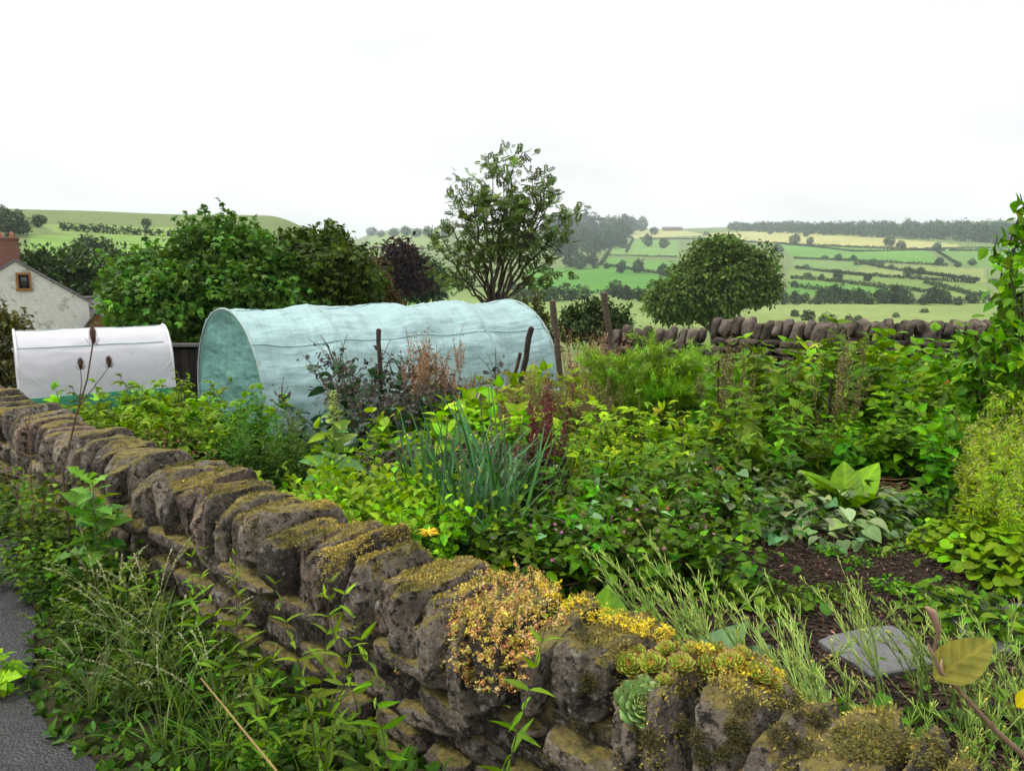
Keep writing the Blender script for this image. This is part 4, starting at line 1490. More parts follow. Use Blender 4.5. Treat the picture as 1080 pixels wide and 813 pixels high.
# ground level pole in the far field
def post(name, label, px, py0, py1, Y, r, lean_px=0, col=(.10, .075, .055), group=None, sq=True):
    a = at_depth(px + lean_px, py0, Y)
    b = at_depth(px, py1, Y)
    o = empty(name, (b[0], b[1], b[2]))
    t = np.linspace(0, 1, 8)[:, None]
    pts = (np.array([0, 0, 0]) + (a - b) * t) + rng.normal(0, r * .12, (8, 3))
    mb = MB().tube(pts, np.full(8, r) * rng.uniform(.92, 1.06, 8), col, 7)
    COL.objects.unlink(o); bpy.data.objects.remove(o)
    ob = mb.build(name, M_WOOD)
    ob.location = b
    tag(ob, label, 'post', group)
    return ob
post('fence_post', 'upright weathered round post between the tunnel end and the back wall, leaning slightly left', 592, 318, 405, 11.2, .05, -9)
post('fence_post', 'weathered round post leaning left just in front of the back wall start', 646, 310, 375, 12.6, .055, -9)
post('wooden_stake', 'short dark stake standing up among the kale in front of the tunnel', 403, 347, 440, 7.4, .025, -4, (.07, .05, .04))
post('wooden_stake', 'dark slanting stake at the tunnel far end leaning right', 546, 346, 420, 8.6, .035, 14, (.045, .032, .028))
post('wooden_stake', 'thin dark stake beside the slanting stake, crossing it low down', 535, 372, 425, 8.7, .022, 14, (.09, .06, .04))

# ------------------------------------------------------------------ plants of the garden
BR = (.12, .25, .020); MID = (.078, .165, .030); DK = (.038, .085, .022); YG = (.23, .30, .045)
def stem_plant(h, nodes, tmpl, ls, col, nst=1, spread=.1, opp=True, up=.25, t0=.08, prof=(.8, 1.15, .45), lean=.10, sr=.004, sc=(.06, .10, .03), amp=.22, extra=0, top=None, droop_big=.0):
    """upright stems carrying leaves; prof = size at bottom, middle, top"""
    st, lf = MB(), MB()
    P, D, Sz, T = [], [], [], []
    tips = []
    for k in range(nst):
        b = np.array([rng.normal(0, spread), rng.normal(0, spread), -.02])
        hh = h * (rng.uniform(.72, 1.0) if nst > 1 else 1)
        ln = np.array([rng.normal(0, lean), rng.normal(0, lean)]) * hh + b[:2] * .5
        t = np.linspace(0, 1, 7)
        pts = np.stack([b[0] + ln[0] * t ** 1.6, b[1] + ln[1] * t ** 1.6, b[2] + hh * t], -1) + rng.normal(0, .006 * hh, (7, 3)) * t[:, None]
        st.tube(pts, [sr, sr * .8, sr * .35], sc, 4)
        tips.append(pts[-1])
        m = int(nodes * hh / h)
        tt = np.linspace(t0, .99, m)
        a0 = rng.uniform(0, 6.28)
        for i, q in enumerate(tt):
            p = np.array([np.interp(q, t, pts[:, c]) for c in range(3)])
            angs = [a0 + i * PI / 2 + rng.normal(0, .25)] if not opp else [a0 + i * PI / 2 + rng.normal(0, .2), a0 + i * PI / 2 + PI + rng.normal(0, .2)]
            if not opp: angs = [a0 + i * 2.4 + rng.normal(0, .2)]
            s = np.interp(q, [0, .5, 1], prof) * ls
            for a in angs:
                P.append(p); Sz.append(s * rng.uniform(.75, 1.2)); T.append(q)
                D.append((math.cos(a), math.sin(a), up + .9 * max(q - .8, 0) * 3 - droop_big * (1 - q) + rng.normal(0, .32)))
        for e in range(extra):                  # small side shoots
            q = rng.uniform(.2, .9)
            p = np.array([np.interp(q, t, pts[:, c]) for c in range(3)])
            a = rng.uniform(0, 6.28)
            P.append(p + rng.normal(0, ls * .25, 3)); Sz.append(ls * rng.uniform(.3, .6)); T.append(q)
            D.append((math.cos(a), math.sin(a), rng.uniform(-.2, .8)))
    P, D, Sz, T = np.array(P), np.array(D), np.array(Sz), np.array(T)
    X, Y, Z = frames(D, .5)
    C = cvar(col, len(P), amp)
    C = np.clip(C * (1 + .68 * (T - .55))[:, None] * np.stack([1 + .25 * (T - .5), 1 + 0 * T, 1 - .2 * (T - .5)], -1), .004, .8)      # young top leaves are paler; top light and lower shade also painted in
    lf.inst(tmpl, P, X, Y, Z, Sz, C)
    return st, lf, np.array(tips)
def mound(rad, h, n, tmpl, ls, col, amp=.25, tilt=.35, fill=.55, petiole=True, pc=(.07, .10, .03), jit=.3):
    st, lf = MB(), MB()
    a = rng.uniform(0, 6.283, n)
    e = np.arcsin(rng.uniform(.02, 1, n))
    rr = np.where(rng.random(n) < fill, rng.uniform(.82, 1.05, n), rng.uniform(.35, .85, n))
    lump = 1 + .25 * vnoise(np.stack([np.cos(a) * 1.7, np.sin(a) * 1.7, e * 2.], -1) + rng.uniform(0, 50), 3)
    rr = rr * lump
    P = np.stack([np.cos(a) * np.cos(e) * rad * rr, np.sin(a) * np.cos(e) * rad * rr, np.sin(e) * h * rr], -1)
    D = np.stack([np.cos(a), np.sin(a), rng.normal(tilt * .4, .3, n) - .25 * np.cos(e)], -1) + rng.normal(0, jit, (n, 3)) * np.array([1, 1, .4])
    X, Y, Z = frames(D, jit * .8)
    lf.inst(tmpl, P, X, Y, Z, ls * rng.uniform(.55, 1.25, n), cvar(col, n, amp))
    if petiole:
        for i in range(0, n, max(1, n // 70)):
            p = P[i]
            st.tube([(0, 0, 0), (p[0] * .6, p[1] * .6, p[2] * .7), tuple(p)], [.003, .002], pc, 3)
    return st, lf
class Kind:
    def __init__(s, name, cat, protos, h):
        s.name, s.cat, s.protos, s.h = name, cat, protos, h
        s.used = [0] * len(protos)
def make_kind(name, cat, builder, nvar):
    """builder() -> list of (part name, mesh builder, material); the variants are kept unlinked"""
    pr, hs = [], []
    for v in range(nvar):
        parts = [(pn, mb, m) for pn, mb, m in builder() if mb.n]
        hs.append(max(float(np.percentile(np.vstack(mb.v)[:, 2], 99.5)) for _, mb, _ in parts))
        pr.append([(pn, mb.build(pn, m, None, True, False)) for pn, mb, m in parts])
    return Kind(name, cat, pr, hs)
def place(K, label, px, Y, top=None, sc=None, rz=None, group=None, z=None, wid=1.0, var=None, xy=None):
    v = rng.integers(len(K.protos)) if var is None else var
    if xy is None:
        zz = G(x_at(px, Y, -.2), Y) if z is None else z
        x = x_at(px, Y, zz)
        zz = G(x, Y) if z is None else z
        x = x_at(px, Y, zz)
    else:
        x, Y = xy
        zz = G(x, Y) if z is None else z
    if sc is None:
        sc = (at_depth(px, top, Y)[2] - zz) / K.h[v]
    root = empty(K.name, (x, Y, zz - .01), rng.uniform(0, 6.28) if rz is None else rz)
    root.scale = (sc * wid, sc * wid, sc)
    tag(root, label, K.cat, group)
    for pn, o in K.protos[v]:
        c = o.copy()
        COL.objects.link(c)
        c.parent = root
        if pn in ('seed_pods', 'flowers', 'leafy_tops', 'spent_flowers'):
            c['kind'] = 'stuff'
    return root

# --- kinds
def b_currant():
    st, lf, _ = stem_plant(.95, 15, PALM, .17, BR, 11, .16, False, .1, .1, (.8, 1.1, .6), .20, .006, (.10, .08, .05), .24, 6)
    return [('stems', st, M_STEM), ('leaves', lf, M_LEAF)]
K_CUR = make_kind('currant_bush', 'bush', b_currant, 3)
def b_fine():
    st, lf, _ = stem_plant(.8, 44, LANCE2, .13, (.055, .12, .028), 13, .10, False, .45, .05, (1, 1, .5), .09, .004, (.05, .09, .03), .22)
    return [('stems', st, M_STEM), ('leaves', lf, M_LEAF)]
K_FINE = make_kind('leafy_weed', 'plant', b_fine, 3)
def b_mullein():
    st, lf, tp = stem_plant(1.0, 46, BIGL, .30, (.16, .25, .095), 1, .0, False, .28, .04, (1.15, .85, .22), .02, .014, (.17, .22, .10), .14)
    fl = MB()
    n = 260
    t = rng.uniform(.86, 1.12, n)
    a = rng.uniform(0, 6.28, n)
    r = .035 * (1.22 - t) / .3
    P = np.stack([np.cos(a) * r, np.sin(a) * r, t], -1) + np.array([tp[0][0], tp[0][1], 0])
    D = np.stack([np.cos(a), np.sin(a), np.full(n, .6)], -1)
    X, Y, Z = frames(D)
    fl.inst(SIMPLE, P, X, Y, Z, rng.uniform(.02, .035, n), cvar((.30, .36, .17), n, .15))
    return [('stems', st, M_STEM), ('leaves', lf, M_LEAF), ('flower_spike', fl, M_LEAF)]
K_MUL = make_kind('mullein', 'plant', b_mullein, 1)
def b_kale():
    st, lf, tp = stem_plant(1.1, 30, BIGL, .25, (.034, .078, .046), 8, .13, False, .0, .12, (1.1, 1.1, .5), .24, .012, (.07, .06, .055), .2, 0, None, .35)
    n = 240                                     # purple-grey curled tops
    k = rng.integers(0, len(tp), n)
    P = tp[k] + rng.normal(0, .085, (n, 3))
    X, Y, Z = frames(rand_dirs(n, .3), .5)
    fl = MB()
    fl.inst(FRILL, P, X, Y, Z, rng.uniform(.035, .085, n), cvar((.075, .068, .072), n, .3))
    for i in range(14):
        p = tp[rng.integers(0, len(tp))]
        e = p + np.array([rng.normal(0, .14), rng.normal(0, .14), rng.uniform(.1, .3)])
        st.tube([p - np.array([0, 0, .1]), (p + e) / 2, e], [.005, .003], (.10, .075, .06), 4)
    return [('stems', st, M_STEM), ('leaves', lf, M_GLOSS), ('leafy_tops', fl, M_LEAF)]
K_KALE = make_kind('kale', 'vegetable', b_kale, 2)
def b_leek():
    lf = MB()
    n = 30
    for k in range(n):
        T = BLADES[rng.integers(0, 4)] if rng.random() < .55 else BLADES[0]
        a = rng.uniform(0, 6.28)
        D = np.array([[math.cos(a) * rng.uniform(.06, .5), math.sin(a) * rng.uniform(.06, .5), 1]])
        X, Y, Z = frames(D, .0, np.array([math.cos(a + PI), math.sin(a + PI), 0.2]))
        ln = rng.uniform(.5, 1.0)
        c = cvar((.062, .145, .070), 1, .3)
        lf.inst(T, np.array([[rng.normal(0, .11), rng.normal(0, .11), -.01]]), X, Y, Z, np.array([[1.6, ln, ln]]), c)
    st = MB()
    for k in range(4):                          # dry yellow tips and one or two flower stalks
        a = rng.uniform(0, 6.28); q = rng.normal(0, .1, 2); h = rng.uniform(.6, 1.0)
        st.tube([(q[0], q[1], 0), (q[0] + .05 * math.cos(a), q[1] + .05 * math.sin(a), h * .6), (q[0] + .13 * math.cos(a), q[1] + .13 * math.sin(a), h)], [.009, .006, .002], (.09, .17, .075), 5)
        e = np.array([q[0] + .13 * math.cos(a), q[1] + .13 * math.sin(a), h])
        st.tube([e, e + np.array([.04 * math.cos(a), .04 * math.sin(a), -.03])], [.005, .001], (.48, .33, .08), 4)
    return [('leaves', lf, M_BLADE), ('stalks', st, M_STEM)]
K_LEEK = make_kind('leek_clump', 'vegetable', b_leek, 3)
def b_oreg():
    st, lf = mound(.30, .52, 900, OVATE, .055, (.080, .068, .060), .35, .6, .6, jit=.5)
    return [('stems', st, M_STEM), ('leaves', lf, M_LEAF)]
K_OREG = make_kind('purple_sage', 'herb', b_oreg, 2)
def b_mint():
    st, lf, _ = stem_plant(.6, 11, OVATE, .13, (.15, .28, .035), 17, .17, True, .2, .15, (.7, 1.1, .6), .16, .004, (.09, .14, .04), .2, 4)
    return [('stems', st, M_STEM), ('leaves', lf, M_LEAF)]
K_MINT = make_kind('potato_plant', 'vegetable', b_mint, 3)
def b_lett():
    st, lf, _ = stem_plant(.46, 9, FRILL, .058, (.14, .31, .022), 44, .12, False, .7, .25, (.9, 1.1, .8), .24, .003, (.12, .22, .04), .2, 3)
    return [('stems', st, M_STEM), ('leaves', lf, M_LEAF)]
K_LETT = make_kind('parsley_plant', 'herb', b_lett, 3)
def b_sorrel(col=(.33, .21, .10), hh=1.05):
    st, se, lf = MB(), MB(), MB()
    for k in range(10):
        b = np.array([rng.normal(0, .09), rng.normal(0, .09), 0])
        h = hh * rng.uniform(.7, 1.0)
        ln = rng.normal(0, .1, 2)
        pts = [b + np.array([ln[0] * t * t, ln[1] * t * t, h * t]) for t in (0, .3, .6, .85, 1)]
        st.tube(pts, [.004, .0035, .0015], (.16, .12, .06), 4)
        br = [(np.array(pts[2]), np.array(pts[4]))]
        for q in range(8):
            t = rng.uniform(.5, .9)
            p = b + np.array([ln[0] * t * t, ln[1] * t * t, h * t])
            a = rng.uniform(0, 6.28)
            e = p + np.array([math.cos(a) * .3, math.sin(a) * .3, 1.0]) * rng.uniform(.08, .24) * h
            st.tube([p, (p + e) / 2 + .01, e], [.002, .001], (.18, .12, .06), 3)
            br.append((p, e))
        for p, e in br:
            m = int(np.linalg.norm(e - p) * 150)
            q = p + (e - p) * rng.random((m, 1)) + rng.normal(0, .009, (m, 3))
            X, Y, Z = frames(rand_dirs(m), .5)
            se.inst(DIAMOND, q, X, Y, Z, rng.uniform(.010, .022, m), cvar(col, m, .25))
        m = 12
        q = rng.uniform(.05, .5, m)
        P = b + np.stack([ln[0] * q * q, ln[1] * q * q, h * q], -1)
        a = rng.uniform(0, 6.28, m)
        X, Y, Z = frames(np.stack([np.cos(a), np.sin(a), np.full(m, .4)], -1), .2)
        lf.inst(LANCE, P, X, Y, Z, rng.uniform(.08, .16, m), cvar((.10, .17, .035), m))
    return [('stems', st, M_STEM), ('seed_heads', se, M_PETAL), ('leaves', lf, M_LEAF)]
K_SOR = make_kind('sorrel', 'plant', b_sorrel, 3)
K_SORP = make_kind('sorrel', 'plant', lambda: b_sorrel((.40, .23, .13), 1.05), 2)
K_SORG = make_kind('dock', 'plant', lambda: b_sorrel((.22, .19, .07), 1.0), 2)
def b_orach():
    st, lf, tp = stem_plant(1.0, 30, OVATE, .075, (.085, .035, .040), 5, .07, False, .35, .1, (1.0, .8, .4), .08, .005, (.12, .04, .045), .25, 30)
    se = MB()
    m = 900
    k = rng.integers(0, len(tp), m)
    t = rng.uniform(.45, 1.02, m)
    P = tp[k] * t[:, None] + rng.normal(0, .02, (m, 3))
    X, Y, Z = frames(rand_dirs(m), .5)
    se.inst(DIAMOND, P, X, Y, Z, rng.uniform(.014, .03, m), cvar((.12, .042, .045), m, .3))
    return [('stems', st, M_STEM), ('leaves', lf, M_LEAF), ('seed_heads', se, M_LEAF)]
K_ORA = make_kind('red_orach', 'plant', b_orach, 2)
def b_fennel():
    st, lf = MB(), MB()
    for k in range(15):
        a = rng.uniform(0, 6.28); r = abs(rng.normal(0, .16))
        h = rng.uniform(.55, 1.0)
        tip = np.array([math.cos(a) * r * 1.8, math.sin(a) * r * 1.8, h])
        st.tube([(0, 0, 0), tuple(tip * .5), tuple(tip)], [.006, .004, .002], (.10, .18, .06), 4)
        for q in range(24):
            t = rng.uniform(.3, 1.0)
            p = tip * t
            d = unit(np.array([rng.normal(0, 1), rng.normal(0, 1), rng.uniform(.1, 1.0)]))
            e = p + d * rng.uniform(.08, .2)
            m = 95
            s = rng.random((m, 1))
            P = p + (e - p) * s + rng.normal(0, .012, (m, 3))
            X, Y, Z = frames(unit(d + rng.normal(0, .75, (m, 3))), .5)
            lf.inst(SPIKE, P, X, Y, Z, np.stack([np.full(m, .006), rng.uniform(.035, .08, m), np.full(m, .05)], -1), cvar((.25, .46, .10), m, .25))
    return [('stems', st, M_STEM), ('fronds', lf, M_BLADE)]
K_FEN = make_kind('fennel', 'herb', b_fennel, 2)
def b_rasp():
    st, lf, _ = stem_plant(1.0, 14, TRIFOL, .20, (.14, .25, .032), 8, .16, False, .2, .12, (.9, 1.1, .6), .16, .006, (.11, .08, .05), .25, 5)
    return [('stems', st, M_STEM), ('leaves', lf, M_LEAF)]
K_RASP = make_kind('raspberry_cane', 'bush', b_rasp, 3)
def b_nettle():
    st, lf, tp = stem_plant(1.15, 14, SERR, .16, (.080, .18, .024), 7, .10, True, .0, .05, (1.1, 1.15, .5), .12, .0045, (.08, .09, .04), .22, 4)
    fl = MB()
    m = 500
    k = rng.integers(0, len(tp), m)
    P = tp[k] * rng.uniform(.66, .99, (m, 1)) + rng.normal(0, .022, (m, 3))
    X, Y, Z = frames(rand_dirs(m, -.8), .5)
    fl.inst(SPIKE, P, X, Y, Z, np.stack([np.full(m, .005), rng.uniform(.02, .045, m), np.full(m, .02)], -1), cvar((.17, .20, .07), m))
    return [('stems', st, M_STEM), ('leaves', lf, M_LEAF), ('flowers', fl, M_LEAF)]
K_NET = make_kind('nettle_clump', 'plant', b_nettle, 4)
def b_balsam():
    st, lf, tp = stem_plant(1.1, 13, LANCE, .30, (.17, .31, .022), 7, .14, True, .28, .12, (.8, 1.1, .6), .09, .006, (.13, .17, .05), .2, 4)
    return [('stems', st, M_STEM), ('leaves', lf, M_LEAF)]
K_BAL = make_kind('balsam_clump', 'plant', b_balsam, 3)
def b_mintb():
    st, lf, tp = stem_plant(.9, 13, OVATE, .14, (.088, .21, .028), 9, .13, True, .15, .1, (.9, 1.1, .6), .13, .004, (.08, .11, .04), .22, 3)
    return [('stems', st, M_STEM), ('leaves', lf, M_LEAF)]
K_MNT2 = make_kind('mint_clump', 'herb', b_mintb, 3)
def b_straw():
    st, lf, _ = stem_plant(.56, 9, TRIFOL, .165, (.052, .125, .022), 13, .16, False, .12, .2, (.8, 1.1, .7), .36, .004, (.09, .06, .04), .35, 3)
    n = 24
    a = rng.uniform(0, 6.28, n); e = rng.uniform(.1, 1.2, n)
    P = np.stack([np.cos(a) * np.cos(e) * .40, np.sin(a) * np.cos(e) * .40, np.sin(e) * .50], -1)
    X, Y, Z = frames(np.stack([np.cos(a), np.sin(a), np.zeros(n)], -1), .5)
    lf.inst(HEART, P, X, Y, Z, rng.uniform(.045, .08, n), cvar((.20, .27, .15), n, .2))      # leaves showing their pale undersides
    fr = MB()
    m = 44
    k = rng.integers(0, 9, m)
    cs = np.stack([rng.uniform(-.3, .3, 9), rng.uniform(-.3, .3, 9), rng.uniform(.2, .42, 9)], -1)
    P = cs[k] + rng.normal(0, .02, (m, 3))
    X, Y, Z = frames(rand_dirs(m), .5)
    fr.inst(SIMPLE, P, X, Y, Z, rng.uniform(.018, .04, m), cvar((.30, .10, .055), m, .3))
    return [('stems', st, M_STEM), ('leaves', lf, M_LEAF), ('spent_flowers', fr, M_PETAL)]
K_STR = make_kind('bramble_mound', 'plant', b_straw, 4)
def b_geran():
    st, lf, _ = stem_plant(.42, 8, HEART, .075, (.060, .14, .024), 26, .17, False, .1, .25, (.8, 1.1, .7), .34, .003, (.10, .07, .04), .3, 3)
    fr = MB()
    m = 12
    P = np.stack([rng.uniform(-.3, .3, m), rng.uniform(-.3, .3, m), rng.uniform(.26, .40, m)], -1)
    X, Y, Z = frames(rand_dirs(m), .5)
    fr.inst(STAR, P, X, Y, Z, rng.uniform(.011, .016, m), cvar((.50, .16, .36), m, .15))
    return [('stems', st, M_STEM), ('leaves', lf, M_LEAF), ('flowers', fr, M_PETAL)]
K_GER = make_kind('cranesbill', 'plant', b_geran, 3)
def b_pale():
    st, lf = mound(.40, .15, 150, HEART, .052, (.21, .28, .155), .25, .1, .8, jit=.4)
    return [('stems', st, M_STEM), ('leaves', lf, M_LEAF)]
K_PALE = make_kind('pale_trailing_plant', 'plant', b_pale, 2)
def b_dock1(col=(.13, .24, .04), n=7):
    st, lf = MB(), MB()
    a = np.arange(n) * 2.4 + rng.normal(0, .3, n)
    D = np.stack([np.cos(a), np.sin(a), rng.uniform(.7, 1.9, n)], -1)
    X, Y, Z = frames(D, .1)
    b = np.stack([np.cos(a) * .05, np.sin(a) * .05, np.full(n, .12)], -1)
    lf.inst(BIGL, b, X, Y, Z, rng.uniform(.45, .75, n), cvar(col, n, .15))
    for i in range(n):
        st.tube([(0, 0, -.02), tuple(b[i] * .5), tuple(b[i]), tuple(b[i] + Y[i] * .1)], [.009, .005], (.13, .18, .06), 5)
    return [('stems', st, M_STEM), ('leaves', lf, M_LEAF)]
K_HRS = make_kind('horseradish', 'plant', b_dock1, 2)
K_HRP = make_kind('horseradish', 'plant', lambda: b_dock1((.17, .28, .15), 6), 2)
def b_bolt():
    st, lf, fl = MB(), MB(), MB()
    for k in range(9):
        b = np.array([rng.normal(0, .07), rng.normal(0, .07), 0])
        h = rng.uniform(.75, 1.1)
        ln = rng.normal(0, .16, 2)
        t = np.linspace(0, 1, 7)
        pts = np.stack([b[0] + ln[0] * t ** 1.5, b[1] + ln[1] * t ** 1.5, h * t], -1)
        st.tube(pts, [.005, .004, .0015], (.25, .30, .07), 4)
        for q in range(9):
            tt = rng.uniform(.4, .95)
            p = np.array([np.interp(tt, t, pts[:, c]) for c in range(3)])
            a = rng.uniform(0, 6.28)
            e = p + np.array([math.cos(a) * .5, math.sin(a) * .5, 1.0]) * rng.uniform(.1, .3)
            st.tube([p, (p + e) / 2 + np.array([0, 0, .01]), e], [.002, .001], (.28, .33, .08), 3)
            m = 9
            P = p + (e - p) * rng.random((m, 1))
            X, Y, Z = frames(rand_dirs(m, .3), .5)
            lf.inst(LANCE2, P, X, Y, Z, rng.uniform(.03, .08, m), cvar((.25, .36, .05), m))
            X, Y, Z = frames(rand_dirs(6, .8), .5)
            fl.inst(STAR, e + rng.normal(0, .015, (6, 3)), X, Y, Z, rng.uniform(.007, .012, 6), cvar((.55, .52, .16), 6))
        m = 20
        tt = rng.uniform(.03, .7, m)
        P = np.stack([np.interp(tt, t, pts[:, c]) for c in range(3)], -1)
        a = rng.uniform(0, 6.28, m)
        X, Y, Z = frames(np.stack([np.cos(a), np.sin(a), np.full(m, .2)], -1), .3)
        lf.inst(OVATE, P, X, Y, Z, rng.uniform(.09, .16, m), cvar((.19, .32, .03), m))
    return [('stems', st, M_STEM), ('leaves', lf, M_LEAF), ('flowers', fl, M_PETAL)]
K_BOLT = make_kind('bolted_greens', 'vegetable', b_bolt, 3)
def b_nast():
    st, lf = mound(.26, .36, 120, ROUND, .085, (.17, .31, .025), .22, .0, .7, jit=.45)
    return [('stems', st, M_STEM), ('leaves', lf, M_LEAF)]
K_NAS = make_kind('nasturtium', 'plant', b_nast, 2)
def b_low():
    st, lf = mound(.22, .16, 150, OVATE, .055, (.085, .18, .025), .3, .3, .6, jit=.5)
    return [('stems', st, M_STEM), ('leaves', lf, M_LEAF)]
K_LOW = make_kind('low_weed', 'plant', b_low, 3)
def b_mustard():
    st, pd, fl = MB(), MB(), MB()
    pc = (.46, .62, .14)
    for k in range(7):
        b = np.array([rng.normal(0, .03), rng.normal(0, .03), 0])
        h = rng.uniform(.6, 1.0)
        ln = rng.normal(0, .22, 2) + np.array([-.42, -.05])
        t = np.linspace(0, 1, 9)
        pts = np.stack([b[0] + ln[0] * h * t ** 1.25, b[1] + ln[1] * h * t ** 1.25, h * (t - .10 * t ** 3)], -1) + rng.normal(0, .004, (9, 3))
        st.tube(pts, [.0045, .0036, .0012], (.22, .32, .08), 5)
        axes = [(pts, .25)]
        for q in range(rng.integers(0, 3)):
            i = rng.integers(2, 5)
            u = unit(unit(pts[i + 1] - pts[i]) + rng.normal(0, .35, 3))
            l = rng.uniform(.2, .4) * h
            sx = np.linspace(0, 1, 6)[:, None]
            bp = pts[i] + u * l * sx
            st.tube(bp, [.003, .0025, .001], (.22, .32, .08), 4)
            axes.append((bp, .2))
        for ap, s0 in axes:
            L2 = np.linalg.norm(np.diff(ap, axis=0), axis=1).sum()
            m = int(L2 * (1 - s0) * 48)
            tt = s0 + (1 - s0) * np.sort(rng.random(m))
            ix = np.linspace(0, 1, len(ap))
            P = np.stack([np.interp(tt, ix, ap[:, c]) for c in range(3)], -1)
            ud = unit(ap[-1] - ap[0])
            a = np.arange(m) * 2.4
            rad = np.stack([np.cos(a), np.sin(a), a * 0], -1)
            D = unit(ud * 1.7 + rad * .52 + rng.normal(0, .08, (m, 3)))
            X, Y, Z = frames(D, .2)
            ll = rng.uniform(.055, .10, m) * np.interp(tt, [s0, .85, 1], [1, .85, .35])
            pd.inst(POD, P, X, Y, Z, np.stack([np.full(m, .0021), ll, np.full(m, .0021)], -1), cvar(pc, m, .18))
            if rng.random() < .35:
                X, Y, Z = frames(rand_dirs(4, 1), .5)
                fl.inst(STAR, ap[-1] + rng.normal(0, .006, (4, 3)), X, Y, Z, rng.uniform(.006, .009, 4), cvar((.62, .55, .10), 4, .1))
    return [('stems', st, M_STEM), ('seed_pods', pd, M_STEM), ('flowers', fl, M_PETAL)]
K_MUS = make_kind('seeding_mustard', 'plant', b_mustard, 4)
def b_willow():
    st, lf, tp = stem_plant(1.0, 14, LANCE, .105, (.10, .19, .028), 1, .0, True, .45, .12, (.75, 1.15, .4), .14, .0028, (.085, .062, .035), .2, 4)
    return [('stems', st, M_STEM), ('leaves', lf, M_LEAF)]
K_WIL = make_kind('willowherb', 'plant', b_willow, 5)
def b_grass():
    lf, se = MB(), MB()
    for k in range(22):
        T = BLADES[rng.integers(1, 4)]
        a = rng.uniform(0, 6.28)
        D = np.array([[math.cos(a) * .3, math.sin(a) * .3, 1]])
        X, Y, Z = frames(D, 0, np.array([math.cos(a + PI), math.sin(a + PI), .2]))
        ln = rng.uniform(.25, .65)
        lf.inst(T, np.array([[rng.normal(0, .05), rng.normal(0, .05), 0]]), X, Y, Z, np.array([[.55, ln, ln]]), cvar((.095, .165, .038), 1, .3))
    for k in range(7):
        a = rng.uniform(0, 6.28); h = rng.uniform(.7, 1.0); o = rng.uniform(.2, .45)
        t = np.linspace(0, 1, 12)
        pts = np.stack([math.cos(a) * o * t ** 2.2, math.sin(a) * o * t ** 2.2, h * (t - .16 * t ** 4)], -1)
        se.tube(pts, [.0018, .0014, .0008], (.22, .27, .09), 3)
        m = 56
        tt = rng.uniform(.68, 1, m)
        P = np.stack([np.interp(tt, t, pts[:, c]) for c in range(3)], -1)
        d = unit(pts[-1] - pts[-4])
        X, Y, Z = frames(unit(d + rng.normal(0, .35, (m, 3))), .4)
        se.inst(DIAMOND, P, X, Y, Z, np.stack([np.full(m, .007), rng.uniform(.012, .022, m), np.full(m, .01)], -1), cvar((.42, .43, .22), m, .15))
    return [('blades', lf, M_BLADE), ('seed_heads', se, M_STEM)]
K_GRS = make_kind('seeding_grass', 'grass', b_grass, 4)
def b_thistle():
    st, lf, tp = stem_plant(1.0, 24, LOBED, .27, (.115, .225, .06), 2, .03, False, .35, .1, (.75, 1.0, .55), .06, .008, (.12, .18, .07), .15)
    return [('stems', st, M_STEM), ('leaves', lf, M_LEAF)]
K_THI = make_kind('sow_thistle', 'plant', b_thistle, 2)
def b_verge():
    st, lf, tp = stem_plant(.7, 13, OVATE, .085, (.070, .13, .026), 12, .16, True, .25, .05, (1, 1, .6), .2, .003, (.08, .09, .04), .28, 5)
    fl = MB()
    m = 16
    k = rng.integers(0, len(tp), m)
    X, Y, Z = frames(rand_dirs(m, 1), .4)
    fl.inst(STAR, tp[k] + rng.normal(0, .02, (m, 3)), X, Y, Z, rng.uniform(.007, .011, m), cvar((.62, .46, .03), m, .1))
    return [('stems', st, M_STEM), ('leaves', lf, M_LEAF), ('flowers', fl, M_PETAL)]
K_VER = make_kind('yellow_flowered_weed', 'plant', b_verge, 4)
def b_rosetteleaf():
    st, lf = mound(.17, .20, 38, LOBED, .26, (.17, .30, .04), .15, .5, .8)
    return [('stems', st, M_STEM), ('leaves', lf, M_LEAF)]
K_DAN = make_kind('dandelion', 'plant', b_rosetteleaf, 1)
def b_campion():
    st, lf, tp = stem_plant(.8, 10, OVATE, .08, (.075, .13, .035), 7, .08, True, .3, .1, (1, 1, .6), .2, .003, (.12, .07, .05), .2, 2)
    fl = MB()
    m = 60
    k = rng.integers(0, len(tp), m)
    X, Y, Z = frames(rand_dirs(m, .5), .5)
    fl.inst(STAR, tp[k] + rng.normal(0, .05, (m, 3)), X, Y, Z, rng.uniform(.012, .020, m), cvar((.46, .13, .17), m, .2))
    return [('stems', st, M_STEM), ('leaves', lf, M_LEAF), ('flowers', fl, M_PETAL)]
K_CAM = make_kind('pink_flowering_plant', 'plant', b_campion, 2)

# --- planting: (photograph x, distance, photograph y of the top)
def many(K, label, group, spots, wid=1.0):
    wild = K.name in ('nettle_clump', 'mint_clump', 'balsam_clump', 'raspberry_cane', 'bramble_mound', 'potato_plant')
    for s in spots:
        if wild:
            s = (s[0] + rng.normal(0, 5), s[1] + rng.normal(0, .12), s[2] + rng.uniform(-16, 14))
        place(K, label, s[0], s[1], s[2], group=group, wid=wid * (s[3] if len(s) > 3 else 1.0), rz=float(rng.normal(0, .5)) if K is K_MUS else None)
many(K_CUR, 'bright leafy currant bush behind the near wall in front of the white tunnel', 'currant bushes behind the near wall',
     [(70, 8.0, 418), (98, 7.6, 410), (128, 7.8, 402), (158, 7.6, 397), (188, 7.5, 396), (215, 7.2, 402), (236, 6.8, 420), (118, 6.8, 422), (152, 6.5, 426), (186, 6.4, 424), (212, 6.2, 436)], 1.15)
